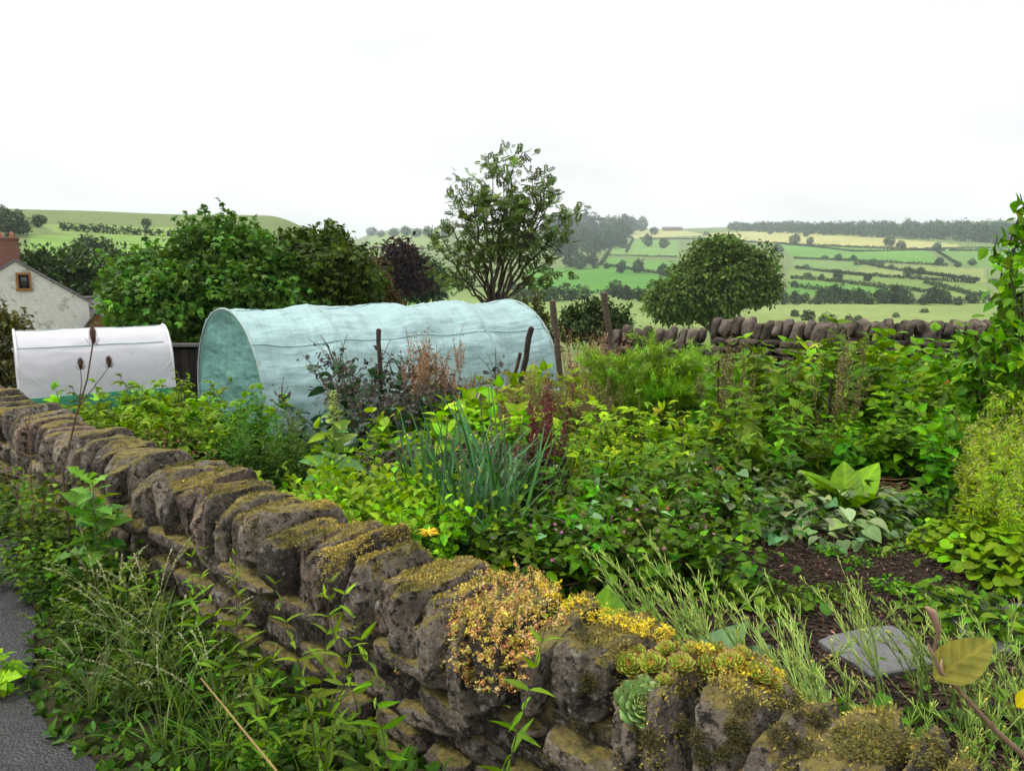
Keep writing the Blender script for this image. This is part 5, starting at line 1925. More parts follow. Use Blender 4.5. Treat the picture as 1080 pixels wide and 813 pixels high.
many(K_FINE, 'narrow leaved dark green weed below the front end of the netting tunnel', 'narrow leaved weeds by the tunnel end',
     [(248, 6.6, 424), (270, 6.9, 416), (292, 6.6, 424), (315, 6.8, 432), (258, 6.0, 438), (282, 5.9, 442), (306, 5.9, 446), (330, 6.2, 452), (236, 6.1, 446)])
many(K_CAM, 'pink flowered plant beside the coping between currant bush and near wall', 'pink flowers behind the wall', [(160, 5.7, 452), (178, 5.6, 446), (196, 5.4, 462)])
place(K_MUL, 'pale downy mullein with a tall leafy spike in front of the netting tunnel', 356, 5.3, 410, wid=1.05)
for px, Y, tp, lb in [(398, 7.3, 352, 'blue green kale on a bare stalk nearest to the mullein'), (428, 7.5, 366, 'blue green kale with purple grey top right of the short stake'), (382, 6.9, 396, 'low dark kale spreading at the foot of the stake'), (440, 6.9, 385, 'dark kale behind the leeks, rightmost of the kale'), (372, 6.5, 408, 'dark blue green kale just above the mullein leaves, leftmost of the kale'), (412, 6.7, 398, 'dense dark kale in front of the short stake')]:
    place(K_KALE, lb, px, Y, tp)
many(K_LEEK, 'tall clump of upright blue green leek leaves in the middle of the bed', 'leek clumps in the middle bed', [(468, 4.4, 436), (498, 4.4, 410), (528, 4.3, 424), (490, 4.1, 458), (450, 4.7, 430), (552, 4.7, 436), (512, 4.8, 402)])
many(K_OREG, 'low purple grey sage mound behind the leeks', 'purple sage mounds', [(404, 5.4, 470), (434, 5.5, 463), (468, 5.6, 462), (505, 5.6, 462), (540, 5.5, 462), (565, 5.2, 474)])
many(K_MINT, 'bright green bushy potato plant between the kale and the leeks', 'potato plants', [(425, 6.2, 440), (452, 6.4, 430), (480, 6.5, 424), (508, 6.3, 430), (412, 5.9, 455), (525, 6.6, 428), (540, 7.6, 398), (560, 8.2, 392), (580, 8.4, 396), (505, 7.4, 408)])
many(K_LETT, 'bright green parsley clump just over the near wall', 'parsley clumps', [(352, 4.5, 500), (374, 4.6, 488), (398, 4.4, 492), (420, 4.2, 503), (388, 4.0, 512), (440, 4.1, 516), (412, 3.8, 527)], 1.25)
many(K_SORP, 'tall sorrel with pinkish seed heads standing in front of the tunnel side', 'pink sorrel in front of the tunnel', [(448, 6.9, 352), (462, 7.0, 345), (476, 7.2, 362), (606, 8.6, 350), (628, 9.0, 340), (640, 9.2, 348)], .8)
many(K_SOR, 'sorrel with tan brown seed spikes left of the fennel', 'tan sorrel left of the fennel', [(538, 6.9, 392), (556, 7.3, 382), (575, 7.6, 388), (597, 7.6, 392), (618, 7.8, 392), (640, 7.8, 400), (530, 6.4, 410), (500, 7.2, 392), (515, 7.4, 384), (488, 7.3, 400)], .85)
many(K_SORG, 'yellowish seeding dock among the sorrel left of the fennel', 'seeding docks', [(548, 6.6, 400), (566, 6.9, 395), (588, 7.0, 396), (610, 7.0, 398), (632, 7.2, 396), (652, 7.5, 398)], .9)
many(K_SORG, 'tall seeding dock spike rising out of the nettles', 'tall docks among the nettles', [(757, 6.6, 348), (878, 6.7, 346)], .8)
many(K_ORA, 'dark red orach spike rising right of the leeks', 'red orach spikes', [(572, 5.3, 402), (586, 5.2, 418), (556, 5.4, 430), (545, 4.9, 468)], .8)
for px, Y, tp, lb in [(690, 7.6, 360, 'feathery pale green fennel, tallest of its cluster'), (718, 7.7, 370, 'feathery fennel at the right of its cluster'), (664, 7.8, 376, 'feathery fennel at the left of its cluster beside the sorrel')]:
    place(K_FEN, lb, px, Y, tp, wid=1.0)
many(K_RASP, 'bright green raspberry cane between the leeks and the nettles', 'raspberry canes', [(612, 5.8, 445), (635, 5.9, 430), (658, 5.8, 428), (682, 5.9, 436), (706, 6.0, 438), (728, 6.1, 440), (622, 5.3, 462), (652, 5.2, 455), (682, 5.2, 458), (712, 5.3, 460), (598, 5.4, 466)], 1.1)
many(K_NET, 'tall green nettle clump in front of the back wall', 'nettles in front of the back wall', [(756, 7.2, 366), (776, 7.2, 374), (796, 7.0, 370), (815, 7.2, 366), (836, 7.4, 378), (862, 7.5, 362), (882, 7.7, 348), (742, 6.2, 420), (768, 6.2, 408), (798, 6.2, 404), (826, 6.3, 412), (852, 6.5, 415), (752, 5.6, 445), (785, 5.6, 440), (818, 5.7, 440), (848, 5.9, 440)], 1.05)
many(K_BAL, 'bright yellow green leafy clump right of the tallest nettles', 'bright leafy clumps', [(845, 8.0, 376), (872, 8.2, 384), (900, 8.4, 362), (925, 8.6, 374), (950, 8.8, 362), (862, 7.3, 410), (890, 7.2, 408), (822, 8.0, 392)], 1.05)
many(K_MNT2, 'dense mid green mint clump below the right section of back wall', 'mint clumps', [(905, 7.9, 350), (930, 8.3, 360), (958, 8.4, 346), (984, 8.2, 362), (1008, 8.0, 366), (918, 7.1, 402), (945, 7.2, 405), (972, 7.0, 408), (1000, 6.8, 412), (900, 6.4, 432), (930, 6.2, 436), (958, 6.2, 440), (985, 6.0, 446), (880, 6.0, 440), (1012, 5.8, 436)], 1.05)
many(K_STR, 'spreading bramble mound with pale leaf undersides and rusty spent flowers', 'bramble mounds', [(572, 4.7, 500), (622, 4.8, 476), (668, 4.9, 470), (716, 5.0, 466), (764, 5.1, 462), (812, 5.3, 470), (650, 4.2, 500), (704, 4.3, 508), (756, 4.5, 500), (596, 4.2, 520)], 1.05)
many(K_GER, 'low cranesbill with small pink flowers and rounded leaves before the brambles', 'cranesbill plants', [(552, 4.3, 520), (592, 4.0, 540), (625, 3.9, 540), (662, 3.8, 545), (702, 3.8, 545), (540, 4.0, 542), (568, 3.7, 556), (735, 3.9, 546)], 1.05)
many(K_PALE, 'pale silvery leaved plant trailing over the soil beside the brambles', 'pale trailing plants', [(850, 5.0, 512), (880, 5.0, 512), (915, 5.2, 514), (945, 5.3, 514)])
place(K_HRS, 'single big dark green horseradish plant at the edge of the bare soil', 893, 5.1, sc=.62, var=0)
many(K_BOLT, 'yellow green bolted greens by the right edge above the nasturtiums', 'bolted greens at the right edge', [(1036, 4.9, 405), (1062, 4.7, 412), (1080, 4.9, 400), (1022, 4.6, 440), (1050, 4.3, 445), (1075, 4.2, 448), (1030, 4.1, 480), (1064, 3.9, 490)])
many(K_NAS, 'lime green nasturtium with round leaves at the right edge of the bare soil', 'nasturtiums', [(1004, 4.2, 555), (1032, 4.0, 556), (1060, 3.8, 560), (1080, 3.7, 566), (985, 4.4, 546)])
many(K_LOW, 'low green weed on the dark soil at right', 'low weeds on the soil', [(930, 4.3, 575), (955, 4.4, 565), (905, 4.1, 585), (880, 3.6, 612), (850, 3.6, 616), (820, 3.5, 614), (940, 3.7, 606), (985, 3.5, 612), (1020, 3.3, 620), (1055, 3.2, 630), (790, 3.6, 600), (960, 5.2, 520), (1000, 5.0, 512), (930, 4.8, 540), (760, 3.6, 600), (875, 4.3, 572)])
many(K_MUS, 'seeding mustard with thin pale green pods leaning over the near wall', 'seeding mustard plants', [(712, 2.75, 585), (745, 2.7, 548), (775, 2.6, 575), (800, 2.4, 590), (880, 2.2, 620), (905, 2.05, 650), (935, 2.6, 600), (975, 2.5, 605), (1010, 2.45, 612), (1050, 2.4, 606), (1085, 2.3, 620), (985, 2.0, 668), (1030, 2.0, 680), (1080, 2.0, 690), (960, 1.85, 735), (1010, 1.8, 735), (1065, 1.8, 730), (1100, 1.8, 720)], 1.0)
place(K_HRP, 'broad pale grey green leaves just behind the yellow topped coping', 702, 2.35, sc=.62, var=1, rz=1.0)
place(K_HRS, 'bright green upright broad leaf just behind the yellow topped coping', 640, 2.5, sc=.80, var=1, rz=2.0)

# lane side: the camera's side of the wall
def along(s, d):
    p = wall_pt(s, d)
    return (p[0], p[1])
def px_of(xy, z=.3):
    a, b = project(np.array([[xy[0], xy[1], z]]))
    return float(a[0])
for s, d, top in [(2.62, .62, 548), (2.4, .5, 562), (2.2, .62, 575), (1.95, .55, 560), (1.72, .6, 590), (1.5, .52, 585), (1.3, .62, 612), (1.1, .55, 600), (.95, .6, 625), (2.8, .5, 590), (1.25, .7, 660), (1.85, .65, 625), (.75, .5, 640), (1.45, .75, 670)]:
    xy = along(s, d)
    v = int(rng.integers(5))
    zt = at_depth(px_of(xy), top, xy[1])[2]
    place(K_WIL, 'slender willowherb stem with narrow leaves standing before the near wall stones', 0, 0, sc=(zt - 0) / K_WIL.h[v], xy=xy, z=0.0, var=v, group='willowherb stems before the wall')
for s, d, sc in [(2.9, .62, .72), (2.7, .55, .75), (2.5, .70, .68), (3.2, .6, .62), (2.3, .62, .7), (2.1, .78, .6), (2.6, .85, .5), (1.9, .65, .6), (3.6, .5, .5)]:
    place(K_GRS, 'arching seeding grass tuft on the verge below the wall', 0, 0, sc=sc, xy=along(s, d), z=0.0, group='grass tufts on the verge')
place(K_THI, 'tall sow thistle with jagged pale green leaves against the wall', 0, 0, sc=.74, xy=along(3.75, .42), z=0., var=0, wid=1.0)
for s, d, sc in [(3.0, .46, .42), (3.35, .46, .48), (3.65, .48, .55), (4.2, .48, .75), (4.5, .48, .82), (4.85, .46, .75), (5.3, .46, .62), (5.8, .44, .55), (6.4, .44, .5), (2.6, .48, .36), (2.1, .46, .34), (4.35, .62, .5), (3.9, .64, .45), (1.6, .48, .34), (3.3, .7, .35), (7.2, .42, .5), (2.5, .75, .36), (1.7, .65, .34)]:
    place(K_VER, 'straggling yellow flowered weed growing along the foot of the wall', 0, 0, sc=sc, xy=along(s, d), z=0.0, group='weeds along the foot of the wall')
place(K_DAN, 'bright jagged leaf clump lying on the lane at the left edge', 0, 0, sc=.5, xy=(-2.22, 2.88), z=.03, var=0)
def verge_cover():
    mb = MB()
    n = 8000
    s = rng.uniform(.6, 9, n); d = .27 + rng.random(n) ** 1.3 * (lane_edge(s) - .25)
    P = np.stack([WA[0] + WU[0] * s + WN[0] * d, WA[1] + WU[1] * s + WN[1] * d, rng.uniform(.0, .15, n) * np.clip(1.2 - d, .2, 1)], -1)
    X, Y, Z = frames(rand_dirs(n, .4), .5)
    mb.inst(OVATE, P, X, Y, Z, rng.uniform(.025, .065, n), cvar((.042, .080, .019), n, .45))
    m = 1700
    s = rng.uniform(.6, 9, m); d = .30 + rng.random(m) * (lane_edge(s) - .40)
    P = np.stack([WA[0] + WU[0] * s + WN[0] * d, WA[1] + WU[1] * s + WN[1] * d, s * 0], -1)
    D = rng.normal(0, .5, (m, 3)); D[:, 2] = 1
    X, Y, Z = frames(D, .5)
    L_ = rng.uniform(.08, .24, m)
    mb.inst(BLADES[2], P, X, Y, Z, np.stack([np.full(m, .35), L_, L_], -1), cvar((.085, .145, .036), m, .35))
    o = mb.build('verge_grass', M_LEAF)
    tag(o, 'short grass and small leaves covering the verge under the wall', 'ground cover', kind='stuff')
verge_cover()
def bed_cover():
    mb = MB()
    n = 20000
    y = rng.uniform(2.3, 13.5, n) ; x = rng.uniform(-.8, .8, n) * y
    d = (x - WA[0]) * WN[0] + (y - WA[1]) * WN[1]
    z = ground(x, y)
    P = np.stack([x, y, z], -1)
    px, py = project(P)
    bare = in_poly(px, py, [(800, 520), (1000, 500), (1040, 560), (1000, 600), (1080, 640), (1080, 760), (640, 760), (560, 640), (600, 590), (760, 570)])
    keep = (d < -.3) & (~bare | (rng.random(n) < .06))
    P = P[keep]; m = len(P)
    P[:, 2] += rng.uniform(.01, .22, m) * np.clip((P[:, 1] - 2) / 4, .3, 1)
    X, Y, Z = frames(rand_dirs(m, .5), .5)
    mb.inst(OVATE, P, X, Y, Z, rng.uniform(.04, .10, m), cvar((.065, .135, .028), m, .35))
    o = mb.build('bed_weeds', M_LEAF)
    tag(o, 'low leafy weeds carpeting the garden beds', 'ground cover', kind='stuff')
    # wood chip mulch and clods on the bare soil
    mb = MB()
    n = 26000
    y = rng.uniform(2.2, 6.2, n); x = rng.uniform(-.1, .85, n) * y
    d = (x - WA[0]) * WN[0] + (y - WA[1]) * WN[1]
    z = ground(x, y)
    P = np.stack([x, y, z + .006], -1)
    keep = d < -.3
    P = P[keep]; m = len(P)
    D = rand_dirs(m); D[:, 2] *= .25
    X, Y, Z = frames(D, .3)
    L_ = rng.uniform(.007, .030, m)
    mb.inst(BEAD, P, X, Y, Z, np.stack([L_ * .28, L_, L_ * .16], -1), cvar((.060, .038, .027), m, .6))
    o = mb.build('wood_chip_mulch', M_WOOD)
    tag(o, 'brown wood chip mulch scattered over the dark soil', 'mulch', kind='stuff')
    # bundle of dead twigs lying behind the mulch
    tw = MB()
    c = at_z(915, 520, G(2.5, 5.0))
    for k in range(46):
        a = rng.normal(.1, .35); ln = rng.uniform(.2, .5)
        p = c + np.array([rng.normal(0, .22), rng.normal(0, .14), rng.uniform(0, .06)])
        u = np.array([math.cos(a), math.sin(a), rng.normal(0, .08)]) * ln / 2
        tw.tube([p - u, p + rng.normal(0, .01, 3), p + u], [.006, .004], cvar((.17, .085, .05), 1, .3)[0], 4)
    tag(tw.build('twig_pile', M_WOOD), 'loose pile of reddish brown dead twigs on the soil', 'twigs')
    tw = MB()
    c = at_z(600, 612, .12)
    for k in range(40):
        a = rng.normal(.5, .3); ln = rng.uniform(.2, .5)
        p = c + np.array([rng.normal(0, .2), rng.normal(0, .12), rng.uniform(0, .08)])
        u = np.array([math.cos(a), math.sin(a), rng.normal(0, .06)]) * ln / 2
        tw.tube([p - u, p, p + u], [.006, .004], cvar((.10, .055, .04), 1, .3)[0], 4)
    tag(tw.build('twig_pile', M_WOOD), 'dark pile of cut stems below the brambles by the near wall', 'twigs')
bed_cover()

# bean canes
for k, (px, Y, t, b, lb) in enumerate([(757, 6.6, 380, 520, 'thin dark cane standing among the nettles, leftmost of three'), (792, 6.5, 400, 520, 'thin dark cane standing among the nettles, middle of three'), (868, 6.3, 400, 500, 'thin dark cane at the right side of the nettles, leaning right')]):
    post('garden_cane', lb, px, t, b, Y, .010, 9 if k == 2 else 1, (.05, .03, .025))

# stepping slabs
def slab(label, cpx, cpy, w, d, rot, seed):
    c = at_z(cpx, cpy, .11)
    z = G(c[0], c[1])
    ang = np.linspace(0, 2 * PI, 26, endpoint=False)
    rr = 1 / np.maximum(np.abs(np.cos(ang)), np.abs(np.sin(ang))) * (1 + rng.normal(0, .03, 26))
    O = np.stack([np.cos(ang) * rr * w / 2, np.sin(ang) * rr * d / 2], -1)
    V, F = [], []
    for zz, k in ((0, 1.0), (.022, 1.0), (.028, .97)):
        V += [(x * k, y * k, zz) for x, y in O]
    V.append((0, 0, .029))
    n = 26
    F4 = [(l * n + i, l * n + (i + 1) % n, (l + 1) * n + (i + 1) % n, (l + 1) * n + i) for l in range(2) for i in range(n)]
    mb = MB().add(V, F4, (1, 1, 1)).add(V, [(2 * n + i, 2 * n + (i + 1) % n, 3 * n) for i in range(n)], (1, 1, 1))
    o = mb.build('stepping_stone', M_SLAB, None, False)
    o.location = (c[0], c[1], z)
    o.rotation_euler = (0, 0, rot)
    tag(o, label, 'paving slab')
slab('grey flat slab half hidden by mustard pods behind the wall end', 930, 688, .42, .34, .35, 1)
slab('grey flat slab on dark soil at the right edge', 1062, 662, .52, .40, .2, 2)

# yellow flower over the wall
def calendula():
    z = .12
    p = at_depth(452, 561, 3.35)
    r = empty('yellow_flower', (p[0], p[1], z))
    tag(r, 'bright yellow flower head just over the wall crest below the leeks', 'flower')
    h = p[2] - z
    part(MB().tube([(0, 0, -.02), (.01, 0, h * .6), (0, 0, h)], .003, (.1, .17, .05), 5), 'stem', M_STEM, r)
    mb = MB()
    n = 46
    a = np.arange(n) * 2.4
    X, Y, Z = frames(np.stack([np.cos(a), np.sin(a), rng.uniform(.1, .7, n)], -1), .1)
    mb.inst(LANCE2, np.tile([[0, 0, h]], (n, 1)), X, Y, Z, rng.uniform(.035, .055, n), cvar((.75, .52, .02), n, .1))
    part(mb, 'petals', M_PETAL, r)
calendula()

# teasels and dead stalks on the verge
def teasel():
    base = wall_pt(4.15, .42)
    Y0 = base[1]
    r = empty('teasel', (base[0], base[1], 0))
    tag(r, 'dead brown teasel with three prickly heads rising in front of the white tunnel', 'plant')
    c = (.12, .075, .05)
    st = MB()
    b3 = np.array([base[0], base[1], 0])
    def pt(px, py, dy=0): return at_depth(px, py, Y0 + dy) - b3
    main = [np.zeros(3), pt(66, 500), pt(80, 440), pt(92, 400), pt(98, 362)]
    st.tube(main, [.007, .006, .0045, .004], c, 6)
    st.tube([pt(82, 432), pt(86, 405), pt(85, 388)], [.003, .0022], c, 5)
    st.tube([pt(84, 428), pt(104, 402), pt(114, 388)], [.003, .0022], c, 5)
    st.tube([pt(66, 500), pt(50, 478), pt(44, 455)], [.004, .002], c, 5)
    part(st, 'stem', M_STEM, r)
    for (px, py, hh, w) in ((98, 354, .046, .017), (85, 384, .028, .013), (115, 382, .028, .013)):
        q = pt(px, py)
        mb = MB()
        n = 420
        z = rng.uniform(-1, 1, n); a = rng.uniform(0, 6.28, n)
        rr = np.sqrt(1 - z * z)
        P = q + np.stack([np.cos(a) * rr * w, np.sin(a) * rr * w, z * hh], -1)
        D = np.stack([np.cos(a) * rr, np.sin(a) * rr, z * .5 + .5], -1)
        V, F = stone(6, (w * 2, w * 2, hh * 2), 2., .05, 2, 5)
        mb.add(V + q, F, (.13, .075, .05))
        X, Y, Z = frames(D, .1)
        mb.inst(SPIKE, P, X, Y, Z, np.stack([np.full(n, .003), np.full(n, .012), np.full(n, .01)], -1), cvar((.17, .10, .065), n))
        for k in range(5):
            a = k * 1.257
            e = q + np.array([math.cos(a) * w * 2.2, math.sin(a) * w * 2.2, -hh * .3])
            mb.tube([q - np.array([0, 0, hh]), (q + e) / 2 - np.array([0, 0, hh * .9]), e], [.002, .001], c, 3)
        part(mb, 'seed_head', M_STEM, r)
teasel()
def dead_stalks():
    for (s, d, h, lx, lb) in ((4.7, .46, .95, .05, 'dry brown branching stalk against the wall left of the sow thistle'), (4.35, .58, .7, -.1, 'dry brown stalk leaning over the lane by the yellow flowered weeds')):
        b = wall_pt(s, d)
        o = empty('dead_stalk', (b[0], b[1], 0)); bpy.data.objects.remove(o)
        mb = MB()
        t = np.linspace(0, 1, 7)
        pts = np.stack([lx * t ** 2 - .2 * t * WU[0] * .0, .1 * lx * t, h * t], -1) + rng.normal(0, .008, (7, 3))
        mb.tube(pts, [.006, .004, .002], (.19, .11, .07), 5)
        for k in range(9):
            i = rng.integers(2, 6)
            e = pts[i] + np.array([rng.normal(0, .12), rng.normal(0, .1), rng.uniform(.05, .2)])
            mb.tube([pts[i], (pts[i] + e) / 2, e], [.003, .0012], (.20, .12, .075), 4)
        ob = mb.build('dead_stalk', M_STEM)
        ob.location = (b[0], b[1], 0)
        tag(ob, lb, 'dead stalk')
    a = at_depth(212, 715, 1.9); b_ = at_depth(292, 813, 1.62)
    mb = MB().tube([(a - b_) * t for t in (0, .3, .7, 1)], [.0035, .003, .002], (.24, .17, .05), 6)
    o = mb.build('straw_stalk', M_STEM)
    o.location = b_
    tag(o, 'straw yellow dead stalk slanting through the grass before the wall', 'dead stalk')
dead_stalks()

# brown twig with one big leaf close to the camera at right
def twig():
    Y0 = .98
    P = [at_depth(*q, Y0) for q in ((1090, 806), (1050, 770), (1018, 735), (992, 708), (984, 690), (990, 665), (983, 645))]
    b = P[0].copy()
    r = empty('leafy_twig', b)
    tag(r, 'knobbly brown twig with one yellowing leaf in front of the mustard at right', 'twig')
    st = MB().tube([p - b for p in P], [.0052, .004, .0034, .0028, .0024, .0026, .0040], (.25, .16, .10), 7)
    for i in (1, 2, 3, 4):
        e = P[i] + np.array([rng.normal(0, .012), rng.normal(0, .006), .016])
        st.tube([P[i] - b, e - b], [.0035, .0012], (.33, .22, .13), 5)
    st.tube([P[5] - b, P[6] - b, at_depth(976, 640, Y0) - b], [.004, .006, .002], (.34, .20, .14), 6)
    st.tube([P[3] - b, at_depth(1000, 712, Y0) - b], [.0016, .0012], (.35, .25, .12), 5)
    part(st, 'stem', M_STEM, r)
    a, e = at_depth(986, 716, Y0), at_depth(1046, 674, Y0)
    D = np.array([e - a]); ln = float(np.linalg.norm(D))
    X, Y, Z = frames(D, 0, np.array([-.5, -.75, .5]))
    part(MB().inst(BIGL, np.array([a - b]), X, Y, Z, np.array([[ln * 1.05, ln * 1.05, ln]]), np.array([[.15, .135, .03]])), 'leaf', M_YELLOWING, r)
    # short yellow leaf further down
    a, e = at_depth(1072, 745, Y0), at_depth(1092, 728, Y0)
    D = np.array([e - a]); ln = float(np.linalg.norm(D))
    X, Y, Z = frames(D, 0, np.array([-.3, -.8, .4]))
    part(MB().inst(BIGL, np.array([a - b]), X, Y, Z, ln * 1.2, np.array([[.45, .36, .05]])), 'leaf', M_LEAF, r)
twig()
# an odd yellow-brown leaf on the mint
def odd_leaf():
    p = at_depth(1010, 398, 6.6)
    r = empty('withered_plant', (p[0], p[1], G(p[0], p[1])))
    tag(r, 'plant with withered orange leaves among the mint by the fruit tree', 'plant')
    h = p[2] - G(p[0], p[1])
    part(MB().tube([(0, 0, 0), (.02, 0, h * .5), (0, 0, h)], .004, (.14, .12, .05), 5), 'stem', M_STEM, r)
    n = 6
    a = np.arange(n) * 1.05
    X, Y, Z = frames(np.stack([np.cos(a), np.sin(a), np.full(n, -.4)], -1), .2)
    part(MB().inst(OVATE, np.tile([[0, 0, h]], (n, 1)), X, Y, Z, .15, cvar((.42, .20, .05), n)), 'leaves', M_LEAF, r)
odd_leaf()

# ------------------------------------------------------------------ what grows on the wall
from mathutils.bvhtree import BVHTree
_v, _f, _o = [], [], 0
for s, P, F in NEAR_STONES:
    if s < 5.0:
        _v.append(P); _f.append(F + _o); _o += len(P)
_V, _F = np.vstack(_v), np.vstack(_f)
BVH = BVHTree.FromPolygons([tuple(p) for p in _V], [tuple(int(i) for i in f) for f in _F])
def on_wall(px, py):
    d = ray(px, py); d = d / np.linalg.norm(d)
    loc, nrm, _, dist = BVH.ray_cast(Vector(EYE), Vector(d))
    if loc is None: return None, None
    return np.array(loc), np.array(nrm)
# moss: short tufts over the upper faces of the nearest coping stones
def moss():
    mb = MB()
    T = join_t(SPIKE, [(0, (0, 0), 1, 0)])
    nw = 0
    for s, P, F in NEAR_STONES:
        if s > 3.6: continue
        q = P[F]
        n = np.cross(q[:, 1] - q[:, 0], q[:, 2] - q[:, 0])
        ar = np.linalg.norm(n, axis=1)
        n = n / ar[:, None]
        c = q.mean(1)
        m = fbm(c * 7.0, 3, 66) * 1.0 + n[:, 2] * .75 - .40
        m2 = fbm(c * 30.0, 2, 12)
        dens = np.clip(m * 2.4, 0, 1) * (m2 > -.12) * (.55 if s < .7 else 1)
        cnt = rng.poisson(dens * ar * (60000 if s < 2 else 34000))
        ix = np.repeat(np.arange(len(c)), cnt)
        if not len(ix): continue
        a, b = rng.random((len(ix), 1)), rng.random((len(ix), 1))
        pos = q[ix, 0] * (1 - a) * (1 - b) + q[ix, 1] * a * (1 - b) + q[ix, 2] * a * b + q[ix, 3] * (1 - a) * b
        hump = np.clip(fbm(pos * 55., 2, 3) * .5 + .5, 0, 1)
        pos = pos + n[ix] * (hump * .010)[:, None]
        D = unit(n[ix] + rng.normal(0, .6, (len(ix), 3)))
        X, Y, Z = frames(D, .6)
        k = np.clip(fbm(c[ix] * 5., 2, 44) + .5, 0, 1)[:, None]
        C = (np.array([.10, .095, .024]) * (1 - k) + np.array([.46, .36, .085]) * k) * np.exp(rng.normal(0, .3, (len(ix), 1)))
        sz = rng.uniform(.006, .013, len(ix))
        mb.inst(SPIKE, pos, X, Y, Z, np.stack([sz * .5, sz, sz], -1), C)
    o = mb.build('moss', M_MOSS, WALL)
    o.location = (-WA[0], -WA[1], 0)
    tag(o, kind='stuff')
moss()

def blob_surface(poly, step):
    """points on the wall inside a photograph outline"""
    xs = [p[0] for p in poly]; ys = [p[1] for p in poly]
    R = []
    for _ in range(step):
        px, py = rng.uniform(min(xs), max(xs)), rng.uniform(min(ys), max(ys))
        if not in_poly(np.array([px]), np.array([py]), poly)[0]: continue
        p, n = on_wall(px, py)
        if p is not None: R.append((p, n))
    return R
def stonecrop(label, poly, n, cols, sr, hang=.0, tall=.03, name='stonecrop', cat='succulent', group=None):
    R = blob_surface(poly, n)
    if len(R) < 5: return
    P = np.array([r[0] for r in R]); Nn = np.array([r[1] for r in R])
    c = P.mean(0)
    root = empty(name, c)
    tag(root, label, cat, group)
    st, bd, fl = MB(), MB(), MB()
    for p, nn in zip(P, Nn):
        h = rng.uniform(.3, 1.0) * tall * np.exp(.5 * float(vnoise(p[None] * 22., 5)[0]))
        d = unit(nn * .8 + np.array([0, 0, .5 - hang]) + rng.normal(0, .25, 3))
        e = p + d * h
        st.tube([p - c, (p + e) / 2 - c, e - c], [.0012, .001], (.30, .17, .06), 3)
        k = max(4, int(h * 480))
        q = p + (e - p) * rng.random((k, 1)) + rng.normal(0, .0035, (k, 3)) - c
        X, Y, Z = frames(rand_dirs(k, .4), .5)
        ci = cols[rng.integers(0, len(cols))]
        s = rng.uniform(.6, 1.2, k) * sr
        bd.inst(BEAD, q, X, Y, Z, np.stack([s * .6, s, s * .6], -1), cvar(ci, k, .2))
        m = rng.integers(3, 9)
        q = e + rng.normal(0, .007, (m, 3)) - c
        X, Y, Z = frames(rand_dirs(m, .8), .5)
        fl.inst(STAR, q, X, Y, Z, rng.uniform(.6, 1.2, m) * sr * 1.5, cvar(cols[rng.integers(0, len(cols))], m, .2) * 1.15)
    part(st, 'stems', M_STEM, root); part(bd, 'leaves', M_SUCC, root); part(fl, 'flowers', M_PETAL, root)
ORG = [(.78, .46, .12), (.72, .34, .12), (.62, .52, .08), (.80, .58, .24), (.50, .20, .08), (.46, .46, .08), (.74, .54, .06)]
stonecrop('orange and yellow stonecrop tumbling over the coping beside the yellow mat', [(500, 600), (545, 590), (585, 625), (600, 660), (570, 680), (545, 740), (490, 730), (470, 670), (478, 640)], 560, ORG, .0040, .05, .046)
stonecrop('yellow green stonecrop with rusty tips hanging low on the wall face', [(335, 690), (395, 680), (430, 700), (425, 740), (350, 770), (320, 740)], 420, [(.34, .30, .06), (.30, .33, .08), (.38, .18, .06)], .004, .3, .03)
stonecrop('bright yellow mat of stonecrop along the crest of the coping', [(545, 592), (600, 626), (660, 650), (720, 672), (790, 700), (830, 716), (800, 722), (740, 695), (690, 676), (640, 662), (580, 640)], 2300, [(.80, .56, .015), (.74, .55, .02), (.66, .54, .04)], .0042, 0, .026)
stonecrop('small patch of golden stonecrop on the last coping stones at right', [(730, 690), (800, 712), (850, 735), (870, 755), (800, 745), (740, 720)], 420, [(.45, .34, .03), (.34, .30, .05), (.28, .27, .05)], .0034, 0, .014)
for _k in range(34):
    _px, _py = rng.uniform(560, 900), rng.uniform(640, 800)
    _r = rng.uniform(5, 14)
    if _py < 560 + (_px - 480) * .42 + 18: continue
    stonecrop('round dark moss cushion on the face of a near coping stone', [(_px + _r * math.cos(_a), _py + _r * math.sin(_a)) for _a in np.linspace(0, 6.28, 9)[:-1]], 150, [(.055, .052, .016), (.085, .078, .02), (.035, .034, .014)], .0026, 0, .010, 'moss_cushion', 'moss', 'dark moss cushions on the near coping')
stonecrop('dark olive moss like stonecrop cushion on the end stone at bottom right', [(875, 770), (930, 762), (990, 780), (1000, 812), (880, 800)], 800, [(.12, .115, .025), (.20, .17, .03), (.08, .085, .02)], .0032, 0, .014)

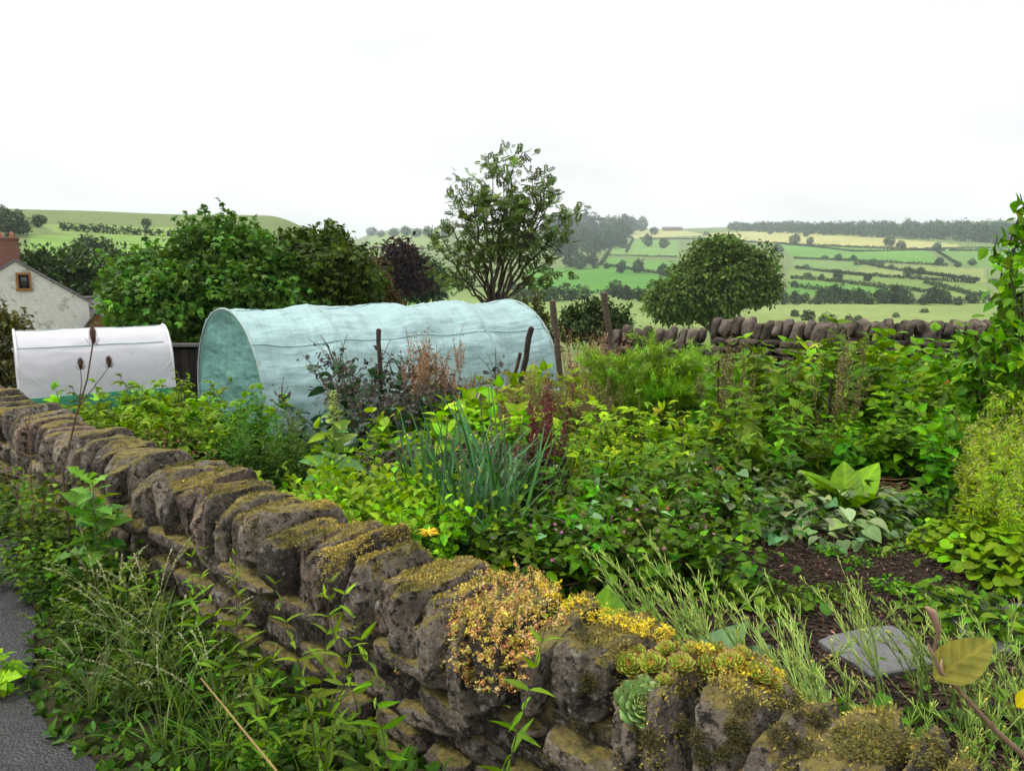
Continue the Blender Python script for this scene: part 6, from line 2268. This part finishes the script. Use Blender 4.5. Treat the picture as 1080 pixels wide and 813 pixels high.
def houseleek(label, px, py, rad_px, green, tip, group=None, face=.55):
    p, n = on_wall(px, py)
    if p is None: return
    dep = p[1] * CT + (1.75 - p[2]) * ST
    R = rad_px * dep / FPX
    nn = unit(n * .5 + np.array([0, 0, .5]) + unit(EYE - p) * face)
    X0 = unit(np.cross(nn, np.array([.2, .9, .1]))); Y0 = np.cross(nn, X0)
    root = empty('houseleek', p)
    tag(root, label, 'succulent', group)
    rows = [(0, .12, 0), (.3, .20, .3), (.6, .28, .6), (.82, .25, .82), (.95, .11, .96), (1.02, .006, 1.06)]
    v, u, f, tn = [], [], [], []
    for ye, w, ym in rows:
        for k, (xx, zz) in enumerate(((-w, .10), (0, .0), (w, .10), (w * .6, -.10), (-w * .6, -.10))):
            v.append((xx, ye if k != 1 else ym, zz * (.5 + .5 * math.sin(min(ye, 1) * PI)) + .35 * ye * ye)); u.append((.5, ye))
            q = np.clip((ye - .80) / .2, 0, 1)
            tn.append(np.array([1, 1, 1.]) * (1 - q) + np.array(tip) * q)
    for i in range(len(rows) - 1):
        for k in range(5):
            a = i * 5
            f.append((a + k, a + (k + 1) % 5, a + 5 + (k + 1) % 5, a + 5 + k))
    T = dict(v=np.array(v), f=np.array(f), u=np.array(u), tint=np.array(tn))
    nl = 46
    i = np.arange(nl)
    t = i / nl
    a = i * 2.39996
    el = .12 + 1.15 * t ** 1.4                   # inner leaves stand up
    D = np.cos(el)[:, None] * (np.cos(a)[:, None] * X0 + np.sin(a)[:, None] * Y0) + np.sin(el)[:, None] * nn
    Yv = unit(D)
    Xv = unit(np.cross(Yv, nn[None]))
    Zv = np.cross(Xv, Yv)
    ln = R * (1.0 - .72 * t)
    pos = np.tile(nn * R * .25, (nl, 1)) + nn * (R * .22 * t)[:, None]
    mb = MB().inst(T, pos, Xv, Yv, Zv, np.stack([ln * 1.15, ln, ln], -1), cvar(green, nl, .10, .05) * (1 + .35 * t)[:, None])
    part(mb, 'rosette', M_SUCC, root)
houseleek('largest houseleek rosette, pale green, hanging on the stone face below the others', 674, 748, 33, (.17, .31, .085), (1.1, .62, .5), None, .95)
for k, (px, py, r) in enumerate([(660, 704, 17), (688, 706, 17), (672, 692, 12), (718, 706, 16), (746, 710, 19), (772, 704, 16), (798, 712, 15), (704, 688, 12), (730, 690, 12), (756, 690, 12), (782, 694, 12), (700, 720, 9), (815, 722, 10)]):
    houseleek('small houseleek rosette with red tips in the row on the coping', px, py, r * 1.05, (.23, .38, .035), (1.3, .16, .35), 'small houseleek rosettes on the coping', .4)

# ------------------------------------------------------------------ the air
def haze():
    mb = MB()
    V = np.array([(x, y, z) for x in (-1, 1) for y in (-1, 1) for z in (0, 1)], float)
    V = V * np.array([6300, 6300, 240]) + np.array([0, 0, -35])
    mb.add(V, [(0, 1, 3, 2), (4, 6, 7, 5), (0, 4, 5, 1), (2, 3, 7, 6), (0, 2, 6, 4), (1, 5, 7, 3)])
    m, t, out = mat('haze')
    v = N(t, 'ShaderNodeVolumePrincipled')
    v.inputs['Color'].default_value = (.82, .90, 1, 1)
    v.inputs['Density'].default_value = HAZE
    v.inputs['Anisotropy'].default_value = .2
    L(t, v.outputs[0], out.inputs['Volume'])
    o = mb.build('haze', m)
    tag(o, kind='stuff')
HAZE = .00018
haze()
